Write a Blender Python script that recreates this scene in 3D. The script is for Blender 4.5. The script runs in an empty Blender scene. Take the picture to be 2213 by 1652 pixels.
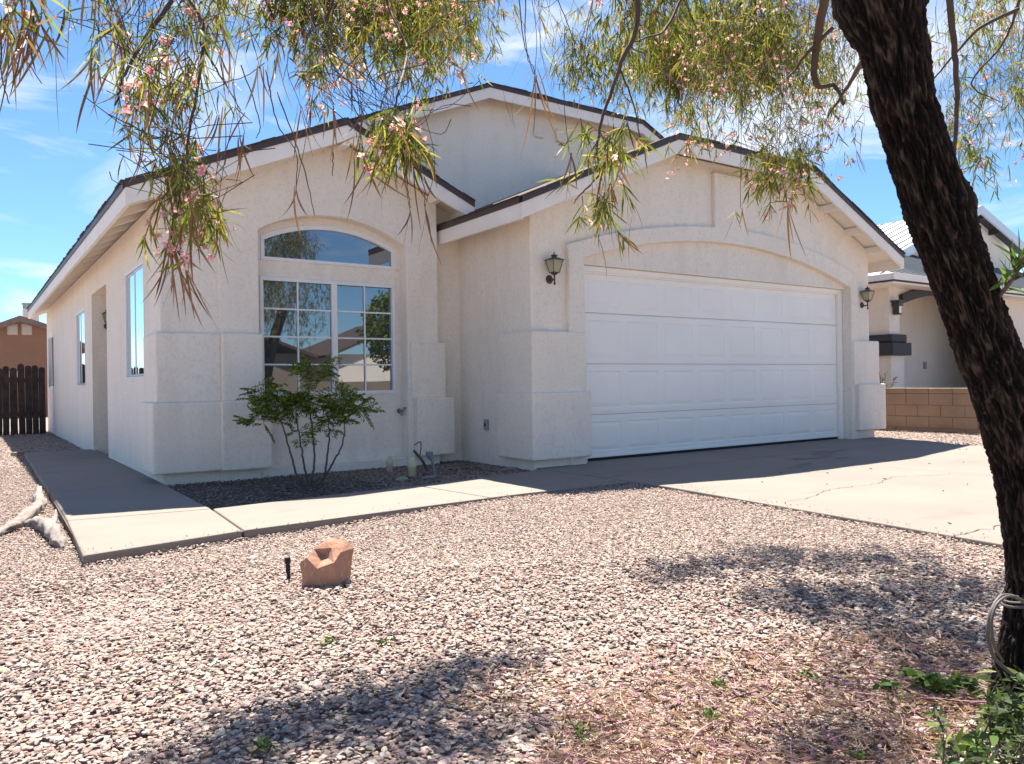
import bpy, bmesh, math, random
import numpy as np
from mathutils import Vector, Matrix, noise

# ------------------------------------------------------------------ camera, sky, sun, exposure
SC = bpy.context.scene
COL = SC.collection
RNG = np.random.default_rng(7)
random.seed(7)
PW, PH, FPX = 2213.0, 1652.0, 1670.58          # measuring grid of the survey and focal length in it
YAW, PITCH, ROLL, EYE = math.radians(34.387), math.radians(0.0435), math.radians(-0.826), 0.94

def cam_axes(y, p, r):
    f = np.array([math.sin(y)*math.cos(p), math.cos(y)*math.cos(p), math.sin(p)])
    rt = np.array([math.cos(y), -math.sin(y), 0.0]); up = np.cross(rt, f)
    return np.array([rt*math.cos(r)+up*math.sin(r), rt*math.sin(r)-up*math.cos(r), f])
AX = cam_axes(YAW, PITCH, ROLL)
ORG = np.array([0.0, 0.0, EYE])

def at(u, v, depth):
    """point at a forward distance from the survey position"""
    d = AX.T @ np.array([(u-PW/2)/FPX, (v-PH/2)/FPX, 1.0])
    return Vector(ORG + d*depth)

def on(u, v, axis, val):
    d = AX.T @ np.array([(u-PW/2)/FPX, (v-PH/2)/FPX, 1.0])
    return Vector(ORG + d*((val-ORG[axis])/d[axis]))

cam_d = bpy.data.cameras.new('camera'); cam = bpy.data.objects.new('camera', cam_d); COL.objects.link(cam)
cam_d.sensor_width = 36.0; cam_d.lens = FPX/PW*36.0; cam_d.clip_start = 0.05; cam_d.clip_end = 3000
m = Matrix.Identity(4)
for i in range(3):
    m[i][0] = AX[0][i]; m[i][1] = -AX[1][i]; m[i][2] = -AX[2][i]; m[i][3] = ORG[i]
cam.matrix_world = m
SC.camera = cam

SUNV = Vector((0.20, 0.45, 1.0)).normalized()
SUN_EL = math.asin(SUNV.z); SUN_AZ = math.atan2(SUNV.x, SUNV.y)
world = bpy.data.worlds.new("World"); SC.world = world; world.use_nodes = True
wn = world.node_tree; wn.nodes.clear()
def wnode(t, **k):
    n = wn.nodes.new(t)
    for a, b in k.items(): setattr(n, a, b)
    return n
sky = wnode('ShaderNodeTexSky'); sky.sky_type = 'NISHITA'; sky.sun_disc = False
sky.sun_elevation = SUN_EL; sky.sun_rotation = SUN_AZ
sky.altitude = 0; sky.air_density = 0.8; sky.dust_density = 0.2; sky.ozone_density = 6.0
tc = wnode('ShaderNodeTexCoord')
sep = wnode('ShaderNodeSeparateXYZ'); wn.links.new(tc.outputs['Generated'], sep.inputs[0])
zc = wnode('ShaderNodeMath', operation='MAXIMUM'); zc.inputs[1].default_value = 0.06
wn.links.new(sep.outputs[2], zc.inputs[0])
zo = wnode('ShaderNodeMath', operation='ADD'); zo.inputs[1].default_value = 0.12; wn.links.new(zc.outputs[0], zo.inputs[0])
dx = wnode('ShaderNodeMath', operation='DIVIDE'); dy = wnode('ShaderNodeMath', operation='DIVIDE')
wn.links.new(sep.outputs[0], dx.inputs[0]); wn.links.new(zo.outputs[0], dx.inputs[1])
wn.links.new(sep.outputs[1], dy.inputs[0]); wn.links.new(zo.outputs[0], dy.inputs[1])
cmb = wnode('ShaderNodeCombineXYZ'); wn.links.new(dx.outputs[0], cmb.inputs[0]); wn.links.new(dy.outputs[0], cmb.inputs[1])
mp = wnode('ShaderNodeMapping'); wn.links.new(cmb.outputs[0], mp.inputs[0])
mp.inputs['Rotation'].default_value = (0, 0, 0.6); mp.inputs['Scale'].default_value = (1.0, 0.55, 1.0); mp.inputs['Location'].default_value = (12.1, 5.5, 0)
cn = wnode('ShaderNodeTexNoise'); cn.inputs['Scale'].default_value = 0.9; cn.inputs['Detail'].default_value = 9; cn.inputs['Roughness'].default_value = 0.58; cn.inputs['Distortion'].default_value = 0.5
wn.links.new(mp.outputs[0], cn.inputs['Vector'])
cr = wnode('ShaderNodeValToRGB'); cr.color_ramp.elements[0].position = 0.55; cr.color_ramp.elements[1].position = 0.76
wn.links.new(cn.outputs['Fac'], cr.inputs[0])
cm = wnode('ShaderNodeMix', data_type='RGBA')
mp2 = wnode('ShaderNodeMapping'); wn.links.new(tc.outputs['Generated'], mp2.inputs[0]); mp2.inputs['Scale'].default_value = (1.0, 1.0, 5.5); mp2.inputs['Rotation'].default_value = (0.06, 0.10, 0); mp2.inputs['Location'].default_value = (2.4, 0.3, 1.7)
cn2 = wnode('ShaderNodeTexNoise'); cn2.inputs['Scale'].default_value = 3.2; cn2.inputs['Detail'].default_value = 8; cn2.inputs['Roughness'].default_value = 0.55; cn2.inputs['Distortion'].default_value = 0.6
wn.links.new(mp2.outputs[0], cn2.inputs['Vector'])
cr2 = wnode('ShaderNodeValToRGB'); cr2.color_ramp.elements[0].position = 0.54; cr2.color_ramp.elements[1].position = 0.72; cr2.color_ramp.elements[1].color = (.85, .85, .85, 1)
wn.links.new(cn2.outputs['Fac'], cr2.inputs[0])
mxx = wnode('ShaderNodeMath', operation='MAXIMUM'); wn.links.new(cr.outputs[0], mxx.inputs[0]); wn.links.new(cr2.outputs[0], mxx.inputs[1])
wn.links.new(mxx.outputs[0], cm.inputs[0])
tint = wnode('ShaderNodeMix', data_type='RGBA', blend_type='MULTIPLY'); tint.inputs[0].default_value = 1.0
wn.links.new(sky.outputs[0], tint.inputs[6]); tint.inputs[7].default_value = (0.80, 0.96, 1.0, 1)
wn.links.new(tint.outputs[2], cm.inputs[6]); cm.inputs[7].default_value = (5.5, 5.7, 6.0, 1)
bg = wnode('ShaderNodeBackground'); bg.inputs['Strength'].default_value = 0.059
wn.links.new(cm.outputs[2], bg.inputs['Color'])
wo = wnode('ShaderNodeOutputWorld'); wn.links.new(bg.outputs[0], wo.inputs['Surface'])

sun_d = bpy.data.lights.new('sun', 'SUN'); sun_d.energy = 4.25; sun_d.angle = math.radians(0.53); sun_d.color = (1.0, 0.93, 0.82)
sun = bpy.data.objects.new('sun', sun_d); COL.objects.link(sun)
sun.rotation_euler = SUNV.to_track_quat('Z', 'Y').to_euler()
SC.view_settings.view_transform = 'Standard'; SC.view_settings.look = 'None'
SC.view_settings.gamma = 1.0; SC.view_settings.use_curve_mapping = False
SC.view_settings.exposure = 1.82
SC.render.engine = 'CYCLES'
SC.cycles.max_bounces = 8; SC.cycles.diffuse_bounces = 4; SC.cycles.transparent_max_bounces = 12
SC.cycles.use_denoising = True

# ------------------------------------------------------------------ materials
def new_mat(name):
    mt = bpy.data.materials.new(name); mt.use_nodes = True
    nt = mt.node_tree; b = nt.nodes['Principled BSDF']
    return mt, nt, b
def N(nt, t, **k):
    n = nt.nodes.new(t)
    for a, b in k.items(): setattr(n, a, b)
    return n
def noise_node(nt, vec, scale, detail=6, rough=0.55, dist=0.0):
    n = N(nt, 'ShaderNodeTexNoise'); n.inputs['Scale'].default_value = scale; n.inputs['Detail'].default_value = detail
    n.inputs['Roughness'].default_value = rough; n.inputs['Distortion'].default_value = dist
    nt.links.new(vec, n.inputs['Vector']); return n.outputs['Fac']
def ramp(nt, fac, stops):
    r = N(nt, 'ShaderNodeValToRGB'); cr = r.color_ramp
    while len(cr.elements) < len(stops): cr.elements.new(0.5)
    for e, (p, c) in zip(cr.elements, stops): e.position = p; e.color = (*c, 1)
    nt.links.new(fac, r.inputs[0]); return r.outputs[0]
def mixc(nt, fac, a, b, mode='MIX'):
    x = N(nt, 'ShaderNodeMix', data_type='RGBA', blend_type=mode)
    for s, v in ((0, fac), (6, a), (7, b)):
        if isinstance(v, (int, float)): x.inputs[s].default_value = v
        elif isinstance(v, tuple): x.inputs[s].default_value = (*v, 1)
        else: nt.links.new(v, x.inputs[s])
    return x.outputs[2]
def bumpn(nt, h, strength, dist, prev=None):
    b = N(nt, 'ShaderNodeBump'); b.inputs['Strength'].default_value = strength; b.inputs['Distance'].default_value = dist
    nt.links.new(h, b.inputs['Height'])
    if prev is not None: nt.links.new(prev, b.inputs['Normal'])
    return b.outputs['Normal']
def coords(nt): return N(nt, 'ShaderNodeTexCoord').outputs['Object']
def mapped(nt, vec, scale=(1,1,1), rot=(0,0,0)):
    mp = N(nt, 'ShaderNodeMapping'); mp.inputs['Scale'].default_value = scale; mp.inputs['Rotation'].default_value = rot
    nt.links.new(vec, mp.inputs[0]); return mp.outputs[0]

def stucco(name, a, b, grime=(0.42, 0.36, 0.31)):
    mt, nt, p = new_mat(name); v = coords(nt)
    big = noise_node(nt, v, 0.9, 5, 0.6)
    c = ramp(nt, big, [(0.3, a), (0.7, b)])
    streak = noise_node(nt, mapped(nt, v, (2.2, 2.2, 0.5)), 1.6, 7, 0.65)
    gm = ramp(nt, streak, [(0.50, (0, 0, 0)), (0.78, (0.5, 0.5, 0.5))])
    c = mixc(nt, gm, c, grime)
    fine = noise_node(nt, v, 30, 6, 0.75)
    c = mixc(nt, ramp(nt, fine, [(0.32, (0.55,)*3), (0.50, (0,)*3)]), c, tuple(x*0.74 for x in a))
    nt.links.new(c, p.inputs['Base Color']); p.inputs['Roughness'].default_value = 0.92
    p.inputs['Specular IOR Level'].default_value = 0.2
    n1 = bumpn(nt, noise_node(nt, v, 75, 6, 0.7), 0.55, 0.010)
    n2 = bumpn(nt, noise_node(nt, v, 14, 6, 0.7), 0.6, 0.022, n1)
    nt.links.new(n2, p.inputs['Normal']); return mt
def plain(name, col, rough=0.5, var=0.12, scale=6, bump=0.15, metal=0.0, bscale=40, spec=0.5):
    mt, nt, p = new_mat(name); v = coords(nt)
    n = noise_node(nt, v, scale, 6, 0.6)
    c = ramp(nt, n, [(0.3, tuple(x*(1-var) for x in col)), (0.7, tuple(min(1, x*(1+var)) for x in col))])
    nt.links.new(c, p.inputs['Base Color']); p.inputs['Roughness'].default_value = rough; p.inputs['Metallic'].default_value = metal
    p.inputs['Specular IOR Level'].default_value = spec
    if bump: nt.links.new(bumpn(nt, noise_node(nt, v, bscale, 5), bump, 0.004), p.inputs['Normal'])
    return mt
def concrete(name):
    mt, nt, p = new_mat(name); v = coords(nt)
    c = ramp(nt, noise_node(nt, v, 0.8, 8, 0.65), [(0.28, (0.190, 0.158, 0.136)), (0.55, (0.224, 0.188, 0.162)), (0.78, (0.252, 0.214, 0.186))])
    c = mixc(nt, ramp(nt, noise_node(nt, v, 160, 3, 0.8), [(0.36, (0.45,)*3), (0.5, (0,)*3)]), c, (0.24, 0.21, 0.18))
    st = noise_node(nt, mapped(nt, v, (1.0, 1.9, 1)), 1.3, 5, 0.55, 0.6)
    c = mixc(nt, ramp(nt, st, [(0.60, (0,)*3), (0.74, (0.45,)*3)]), c, (0.15, 0.122, 0.104))
    nt.links.new(c, p.inputs['Base Color']); p.inputs['Roughness'].default_value = 0.9
    nt.links.new(bumpn(nt, noise_node(nt, v, 90, 6, 0.7), 0.35, 0.006), p.inputs['Normal']); return mt
def island_leaf(name, stops, trans=0.45, rough=0.55, spec=0.18):
    mt, nt, p = new_mat(name)
    g = N(nt, 'ShaderNodeNewGeometry').outputs['Random Per Island']
    c = ramp(nt, g, stops)
    nt.links.new(c, p.inputs['Base Color']); p.inputs['Roughness'].default_value = rough; p.inputs['Specular IOR Level'].default_value = spec
    tr = N(nt, 'ShaderNodeBsdfTranslucent'); nt.links.new(mixc(nt, 1.0, c, (1.5, 1.5, 0.9), 'MULTIPLY'), tr.inputs[0])
    mx = N(nt, 'ShaderNodeMixShader'); mx.inputs[0].default_value = trans
    nt.links.new(p.outputs[0], mx.inputs[1]); nt.links.new(tr.outputs[0], mx.inputs[2])
    nt.links.new(mx.outputs[0], nt.nodes['Material Output'].inputs[0]); return mt

M = {}
M['stucco'] = stucco('cream_stucco', (0.86, 0.765, 0.66), (0.92, 0.835, 0.73), (0.68, 0.585, 0.49))
M['stucco_upper'] = M['stucco']
M['tan'] = stucco('tan_stucco', (0.27, 0.155, 0.10), (0.31, 0.18, 0.115), (0.2, 0.12, 0.08))
M['beige'] = stucco('beige_stucco', (0.20, 0.165, 0.135), (0.24, 0.20, 0.165), (0.15, 0.12, 0.10))
M['white_stucco'] = stucco('pale_stucco', (0.76, 0.69, 0.61), (0.82, 0.75, 0.67), (0.62, 0.55, 0.48))
M['trim'] = plain('cream_trim_paint', (0.86, 0.79, 0.71), 0.6, 0.06, 3, 0.12, bscale=25)
M['shingle'] = plain('brown_shingle', (0.075, 0.048, 0.040), 0.9, 0.45, 22, 0.6, bscale=60)
M['drip'] = plain('brown_drip_edge', (0.055, 0.035, 0.034), 0.45, 0.15, 5, 0.05)
M['door'] = plain('white_door_paint', (0.94, 0.885, 0.82), 0.42, 0.04, 0.9, 0.05, bscale=200)
M['vinyl'] = plain('white_vinyl', (0.78, 0.77, 0.75), 0.4, 0.04, 3, 0.03)
M['alu'] = plain('aluminium_frame', (0.62, 0.62, 0.62), 0.35, 0.05, 4, 0.03, metal=0.6)
M['black'] = plain('aged_bronze', (0.045, 0.040, 0.034), 0.5, 0.35, 20, 0.2)
M['rubber'] = plain('black_rubber', (0.012, 0.012, 0.012), 0.8, 0.2, 20, 0.2)
M['concrete'] = concrete('old_concrete')
M['joint'] = plain('dirt_joint', (0.10, 0.08, 0.065), 0.95, 0.3, 20, 0.3)
M['stain'] = plain('oil_stain', (0.17, 0.145, 0.125), 0.8, 0.3, 9, 0.2)
M['fence'] = plain('weathered_dark_wood', (0.040, 0.024, 0.020), 0.85, 0.5, 9, 0.6, bscale=30)
M['block'] = plain('tan_block', (0.27, 0.185, 0.125), 0.95, 0.18, 1.7, 0.5, bscale=60)
M['mortar'] = plain('mortar', (0.24, 0.165, 0.115), 0.95, 0.1, 10, 0.5)
M['seam'] = plain('roof_seam', (0.16, 0.17, 0.18), 0.5, 0.05)
M['metal_roof'] = plain('white_metal_roof', (0.60, 0.63, 0.64), 0.35, 0.05, 2, 0.02, metal=0.2)
M['dark_paint'] = plain('charcoal_paint', (0.035, 0.033, 0.036), 0.7, 0.15, 6, 0.2)
M['grey_plastic'] = plain('grey_plastic', (0.30, 0.31, 0.33), 0.5, 0.1, 10, 0.1)
M['slot'] = plain('black_slot', (0.02, 0.02, 0.02), 0.6, 0.1, 10, 0.0)
M['pvc'] = plain('yellowed_plastic', (0.62, 0.53, 0.36), 0.55, 0.14, 14, 0.15)
M['pipe'] = plain('galvanised_pipe', (0.20, 0.21, 0.24), 0.5, 0.3, 25, 0.3, metal=0.5)
M['hose'] = plain('grey_hose', (0.10, 0.088, 0.075), 0.6, 0.2, 20, 0.2)
M['twig'] = plain('brown_twig', (0.070, 0.044, 0.031), 0.8, 0.3, 15, 0.2)
M['stem'] = plain('shrub_stem', (0.11, 0.075, 0.055), 0.85, 0.3, 25, 0.4)
M['driftwood'] = plain('bleached_wood', (0.22, 0.185, 0.165), 0.85, 0.35, 14, 1.0, bscale=40)
M['litter_white'] = plain('white_paper', (0.8, 0.8, 0.8), 0.7, 0.05, 10, 0.1)
M['moss_rock'] = plain('green_grey_rock', (0.27, 0.29, 0.17), 0.9, 0.25, 15, 0.5)
M['louvre'] = plain('tan_louvre', (0.50, 0.42, 0.34), 0.7, 0.06, 5, 0.05)
M['asphalt'] = plain('street_asphalt', (0.06, 0.058, 0.055), 0.95, 0.25, 6, 0.5)
M['garage_ref'] = plain('taupe_paint', (0.30, 0.27, 0.24), 0.7, 0.05, 6, 0.1)

def glass_mat(name, dark, spec):
    mt, nt, p = new_mat(name)
    p.inputs['Base Color'].default_value = (*dark, 1); p.inputs['Roughness'].default_value = 0.6
    gl = N(nt, 'ShaderNodeBsdfGlossy'); gl.inputs['Roughness'].default_value = 0.012; gl.inputs[0].default_value = (0.92, 0.96, 1, 1)
    v = coords(nt); nt.links.new(bumpn(nt, noise_node(nt, v, 1.1, 2, 0.4), 0.05, 0.02), gl.inputs['Normal'])
    fr = N(nt, 'ShaderNodeFresnel'); fr.inputs[0].default_value = 1.5
    mr = N(nt, 'ShaderNodeMapRange'); mr.inputs[1].default_value = 0.0; mr.inputs[2].default_value = 1.0; mr.inputs[3].default_value = spec; mr.inputs[4].default_value = 1.0
    nt.links.new(fr.outputs[0], mr.inputs[0])
    mx = N(nt, 'ShaderNodeMixShader'); nt.links.new(mr.outputs[0], mx.inputs[0])
    nt.links.new(p.outputs[0], mx.inputs[1]); nt.links.new(gl.outputs[0], mx.inputs[2])
    nt.links.new(mx.outputs[0], nt.nodes['Material Output'].inputs[0]); return mt
M['glass'] = glass_mat('window_glass', (0.012, 0.013, 0.014), 0.22)
M['side_glass'] = glass_mat('side_window_glass', (0.03, 0.03, 0.035), 0.30)
mt, nt, p = new_mat('lantern_glass')
p.inputs['Base Color'].default_value = (0.62, 0.56, 0.38, 1); p.inputs['Roughness'].default_value = 0.25
p.inputs['Transmission Weight'].default_value = 0.45
nt.links.new(bumpn(nt, noise_node(nt, coords(nt), 120, 3), 0.3, 0.003), p.inputs['Normal'])
M['lantern_glass'] = mt

# ground soil + gravel
mt, nt, p = new_mat('gravel_bed'); v = coords(nt)
vo = N(nt, 'ShaderNodeTexVoronoi'); vo.inputs['Scale'].default_value = 48; nt.links.new(v, vo.inputs['Vector'])
sepc = N(nt, 'ShaderNodeSeparateColor'); nt.links.new(vo.outputs['Color'], sepc.inputs[0])
c = ramp(nt, sepc.outputs[0], [(0.0, (0.20, 0.14, 0.12)), (0.3, (0.34, 0.255, 0.22)), (0.65, (0.44, 0.35, 0.30)), (1.0, (0.52, 0.44, 0.38))])
c = mixc(nt, ramp(nt, vo.outputs['Distance'], [(0.42, (0,)*3), (0.75, (0.75,)*3)]), c, (0.07, 0.05, 0.04))
nt.links.new(c, p.inputs['Base Color']); p.inputs['Roughness'].default_value = 0.95
inv = N(nt, 'ShaderNodeMath', operation='SUBTRACT'); inv.inputs[0].default_value = 1.0; nt.links.new(vo.outputs['Distance'], inv.inputs[1])
nt.links.new(bumpn(nt, inv.outputs[0], 1.0, 0.02), p.inputs['Normal'])
M['gravel_bed'] = mt

def stone_mat(name, stops):
    mt, nt, p = new_mat(name)
    oi = N(nt, 'ShaderNodeObjectInfo')
    c = ramp(nt, oi.outputs['Random'], stops); nt.nodes[-1].color_ramp.interpolation = 'LINEAR'
    v = coords(nt)
    c = mixc(nt, ramp(nt, noise_node(nt, v, 1.6, 5, 0.7), [(0.35, (0.0,)*3), (0.75, (0.5,)*3)]), c, (0.40, 0.315, 0.27))
    nt.links.new(c, p.inputs['Base Color']); p.inputs['Roughness'].default_value = 0.85; p.inputs['Specular IOR Level'].default_value = 0.3
    nt.links.new(bumpn(nt, noise_node(nt, v, 3.5, 5, 0.7), 0.5, 0.25), p.inputs['Normal']); return mt
M['stone'] = stone_mat('mixed_gravel_stone', [(0.0, (0.14, 0.10, 0.09)), (0.05, (0.27, 0.19, 0.17)), (0.16, (0.38, 0.25, 0.22)), (0.34, (0.47, 0.31, 0.275)), (0.48, (0.51, 0.38, 0.33)),
     (0.62, (0.53, 0.435, 0.375)), (0.72, (0.37, 0.345, 0.31)), (0.84, (0.60, 0.52, 0.455)), (0.94, (0.68, 0.62, 0.56)), (1.0, (0.52, 0.39, 0.22))])
M['bed_stone'] = stone_mat('dark_bed_stone', [(0.0, (0.08, 0.055, 0.052)), (0.4, (0.19, 0.135, 0.125)), (0.75, (0.28, 0.215, 0.195)), (1.0, (0.46, 0.39, 0.35))])

M['leaf'] = island_leaf('willow_leaf', [(0.0, (0.055, 0.08, 0.016)), (0.35, (0.10, 0.13, 0.022)), (0.60, (0.16, 0.18, 0.036)), (0.78, (0.27, 0.26, 0.07)), (0.86, (0.19, 0.11, 0.055)), (1.0, (0.25, 0.15, 0.08))], 0.55)
M['pod'] = island_leaf('seed_pod', [(0.0, (0.10, 0.05, 0.03)), (0.5, (0.22, 0.12, 0.065)), (1.0, (0.38, 0.22, 0.11))], 0.2)
M['flower'] = island_leaf('pink_flower', [(0.0, (0.48, 0.20, 0.32)), (0.5, (0.62, 0.34, 0.46)), (1.0, (0.72, 0.52, 0.62))], 0.45)
M['nandina'] = island_leaf('shrub_leaf', [(0.0, (0.035, 0.06, 0.012)), (0.55, (0.10, 0.15, 0.025)), (1.0, (0.26, 0.32, 0.06))], 0.4)
M['weed'] = island_leaf('weed_leaf', [(0.0, (0.03, 0.06, 0.018)), (0.6, (0.065, 0.125, 0.03)), (1.0, (0.15, 0.23, 0.05))], 0.4)
M['litter'] = island_leaf('dry_litter', [(0.0, (0.07, 0.04, 0.03)), (0.20, (0.18, 0.10, 0.07)), (0.42, (0.38, 0.25, 0.16)), (0.62, (0.50, 0.37, 0.23)), (0.74, (0.48, 0.32, 0.27)), (0.85, (0.42, 0.18, 0.27)), (1.0, (0.55, 0.35, 0.42))], 0.15)

# bark
mt, nt, p = new_mat('furrowed_bark'); v = coords(nt)
att = N(nt, 'ShaderNodeAttribute'); att.attribute_name = 'plate'
n1 = noise_node(nt, mapped(nt, v, (1, 1, 0.35)), 38, 6, 0.7)
ad = N(nt, 'ShaderNodeMath', operation='MULTIPLY_ADD'); nt.links.new(n1, ad.inputs[0]); ad.inputs[1].default_value = 0.75
sb = N(nt, 'ShaderNodeMath', operation='MULTIPLY_ADD'); nt.links.new(att.outputs['Fac'], sb.inputs[0]); sb.inputs[1].default_value = 0.78; sb.inputs[2].default_value = -0.22; nt.links.new(sb.outputs[0], ad.inputs[2])
c = ramp(nt, ad.outputs[0], [(0.30, (0.003, 0.002, 0.0016)), (0.62, (0.011, 0.0065, 0.0055)), (0.80, (0.030, 0.019, 0.015)), (0.95, (0.078, 0.053, 0.042))])
nt.links.new(c, p.inputs['Base Color']); p.inputs['Roughness'].default_value = 0.9; p.inputs['Specular IOR Level'].default_value = 0.25
nt.links.new(bumpn(nt, noise_node(nt, mapped(nt, v, (1, 1, 0.3)), 70, 6, 0.75), 1.0, 0.012), p.inputs['Normal'])
M['bark'] = mt

# rock with broken faces
mt, nt, p = new_mat('red_sandstone'); v = coords(nt)
c = ramp(nt, noise_node(nt, v, 7, 7, 0.6), [(0.3, (0.33, 0.16, 0.10)), (0.7, (0.47, 0.26, 0.17))])
sp = noise_node(nt, mapped(nt, v, (1.0, 1.0, 0.45)), 60, 4, 0.6)
c = mixc(nt, ramp(nt, sp, [(0.60, (0,)*3), (0.68, (0.7,)*3)]), c, (0.62, 0.45, 0.36))
nt.links.new(c, p.inputs['Base Color']); p.inputs['Roughness'].default_value = 0.9
nt.links.new(bumpn(nt, noise_node(nt, v, 35, 7, 0.7), 0.6, 0.01), p.inputs['Normal']); M['rock'] = mt

# ------------------------------------------------------------------ mesh helpers
class MB:
    def __init__(s): s.v = []; s.f = []
    def quad(s, a, b, c, d):
        n = len(s.v); s.v += [tuple(a), tuple(b), tuple(c), tuple(d)]; s.f.append((n, n+1, n+2, n+3)); return s
    def poly(s, pts):
        n = len(s.v); s.v += [tuple(p) for p in pts]; s.f.append(tuple(range(n, n+len(pts)))); return s
    def raw(s, vs, fs):
        n = len(s.v); s.v += [tuple(p) for p in vs]; s.f += [tuple(n+i for i in f) for f in fs]; return s
    def box(s, x0, x1, y0, y1, z0, z1):
        vs = [(x0,y0,z0),(x1,y0,z0),(x1,y1,z0),(x0,y1,z0),(x0,y0,z1),(x1,y0,z1),(x1,y1,z1),(x0,y1,z1)]
        return s.raw(vs, [(0,3,2,1),(4,5,6,7),(0,1,5,4),(1,2,6,5),(2,3,7,6),(3,0,4,7)])
    def bar(s, a, b, w, h, up=(0,0,1)):
        a = Vector(a); b = Vector(b); d = (b-a).normalized(); sd = d.cross(Vector(up)).normalized()*w/2; u2 = sd.cross(d).normalized()*h/2
        vs = [a-sd-u2, a+sd-u2, a+sd+u2, a-sd+u2, b-sd-u2, b+sd-u2, b+sd+u2, b-sd+u2]
        return s.raw(vs, [(0,1,2,3),(7,6,5,4),(0,4,5,1),(1,5,6,2),(2,6,7,3),(3,7,4,0)])
    def prism(s, pts, f, g):
        """pts 2D outline; f(p)->3D on the first face, g(p)->3D on the second"""
        n = len(pts); vs = [f(p) for p in pts] + [g(p) for p in pts]
        fs = [tuple(range(n)), tuple(range(2*n-1, n-1, -1))]
        fs += [(i, n+i, n+(i+1) % n, (i+1) % n) for i in range(n)]
        return s.raw(vs, fs)
    def xz(s, pts, y0, y1): return s.prism(pts, lambda p: (p[0], y0, p[1]), lambda p: (p[0], y1, p[1]))
    def plate(s, pts3, dz):
        """a sloping or flat plate: 3D outline and the same outline dz lower"""
        n = len(pts3); vs = [tuple(p) for p in pts3] + [(p[0], p[1], p[2]-dz) for p in pts3]
        fs = [tuple(range(n)), tuple(range(2*n-1, n-1, -1))] + [(i, n+i, n+(i+1) % n, (i+1) % n) for i in range(n)]
        return s.raw(vs, fs)
    def lathe(s, prof, c, seg=20, axis='z'):
        c = Vector(c); n0 = len(s.v)
        for r, h in prof:
            for k in range(seg):
                a = 2*math.pi*k/seg
                q = Vector((r*math.cos(a), r*math.sin(a), h))
                if axis == 'y': q = Vector((q.x, q.z, q.y))
                if axis == 'x': q = Vector((q.z, q.x, q.y))
                s.v.append(tuple(c+q))
        for i in range(len(prof)-1):
            for k in range(seg):
                a = n0+i*seg+k; b = n0+i*seg+(k+1) % seg
                s.f.append((a, b, b+seg, a+seg))
        s.f.append(tuple(n0+k for k in range(seg))[::-1]); e = n0+(len(prof)-1)*seg
        s.f.append(tuple(e+k for k in range(seg))); return s
    def tube(s, pts, rad, seg=6):
        pts = [Vector(p) for p in pts]
        if not hasattr(rad, '__len__'): rad = [rad]*len(pts)
        n0 = len(s.v); ref = Vector((0.3, 0.9, 0.2)).normalized()
        for i, q in enumerate(pts):
            d = (pts[min(i+1, len(pts)-1)]-pts[max(i-1, 0)])
            if d.length < 1e-9: d = Vector((0, 0, 1))
            d.normalize(); a = d.cross(ref)
            if a.length < 0.1: a = d.cross(Vector((1, 0, 0)))
            a.normalize(); b = d.cross(a)
            for k in range(seg):
                t = 2*math.pi*k/seg
                s.v.append(tuple(q+(a*math.cos(t)+b*math.sin(t))*rad[i]))
        for i in range(len(pts)-1):
            for k in range(seg):
                A = n0+i*seg+k; B = n0+i*seg+(k+1) % seg
                s.f.append((A, B, B+seg, A+seg))
        s.f.append(tuple(n0+k for k in range(seg))[::-1]); e = n0+(len(pts)-1)*seg
        s.f.append(tuple(e+k for k in range(seg))); return s
    def build(s, name, mat, parent=None, bevel=0, smooth=False, seg=2):
        me = bpy.data.meshes.new(name); me.from_pydata(s.v, [], s.f); me.update()
        bm = bmesh.new(); bm.from_mesh(me); bmesh.ops.remove_doubles(bm, verts=bm.verts, dist=1e-5) if bevel or smooth else None
        if bevel or smooth: bmesh.ops.recalc_face_normals(bm, faces=bm.faces)
        bm.to_mesh(me); bm.free()
        o = bpy.data.objects.new(name, me); COL.objects.link(o)
        for mm in (mat if isinstance(mat, list) else [mat]): me.materials.append(mm)
        if parent is not None:
            o.parent = parent; o.matrix_parent_inverse = root_inv(parent)
        if bevel:
            b = o.modifiers.new('bevel', 'BEVEL'); b.width = bevel; b.segments = seg; b.limit_method = 'ANGLE'; b.angle_limit = math.radians(35)
        if smooth:
            for pl in me.polygons: pl.use_smooth = True
        return o
def root_inv(p):
    mw = Matrix.Identity(4); q = p; chain = []
    while q is not None: chain.append(q); q = q.parent
    for c_ in reversed(chain):
        mw = mw @ c_.matrix_parent_inverse @ Matrix.LocRotScale(c_.location, c_.rotation_euler, c_.scale)
    return mw.inverted()
def thing(name, label, cat, loc=(0, 0, 0), group=None):
    o = bpy.data.objects.new(name, None); COL.objects.link(o); o.location = loc; o.empty_display_size = 0.1
    o['label'] = label; o['category'] = cat
    if group: o['group'] = group
    return o
def tag(o, label, cat, group=None):
    o['label'] = label; o['category'] = cat
    if group: o['group'] = group
    return o
def kind(o, k, label=None):
    o['kind'] = k
    if label: o['label'] = label
    return o
def curve(pts, n=12):
    """Catmull-Rom through the points"""
    P = [Vector(p) for p in pts]; P = [P[0]*2-P[1]] + P + [P[-1]*2-P[-2]]; out = []
    for i in range(1, len(P)-2):
        for k in range(n):
            t = k/n; a, b, c_, d = P[i-1], P[i], P[i+1], P[i+2]
            out.append(0.5*((2*b)+(c_-a)*t+(2*a-5*b+4*c_-d)*t*t+(3*b-a-3*c_+d)*t**3))
    out.append(P[-2]); return out

GZ = -0.055     # gravel level
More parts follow.
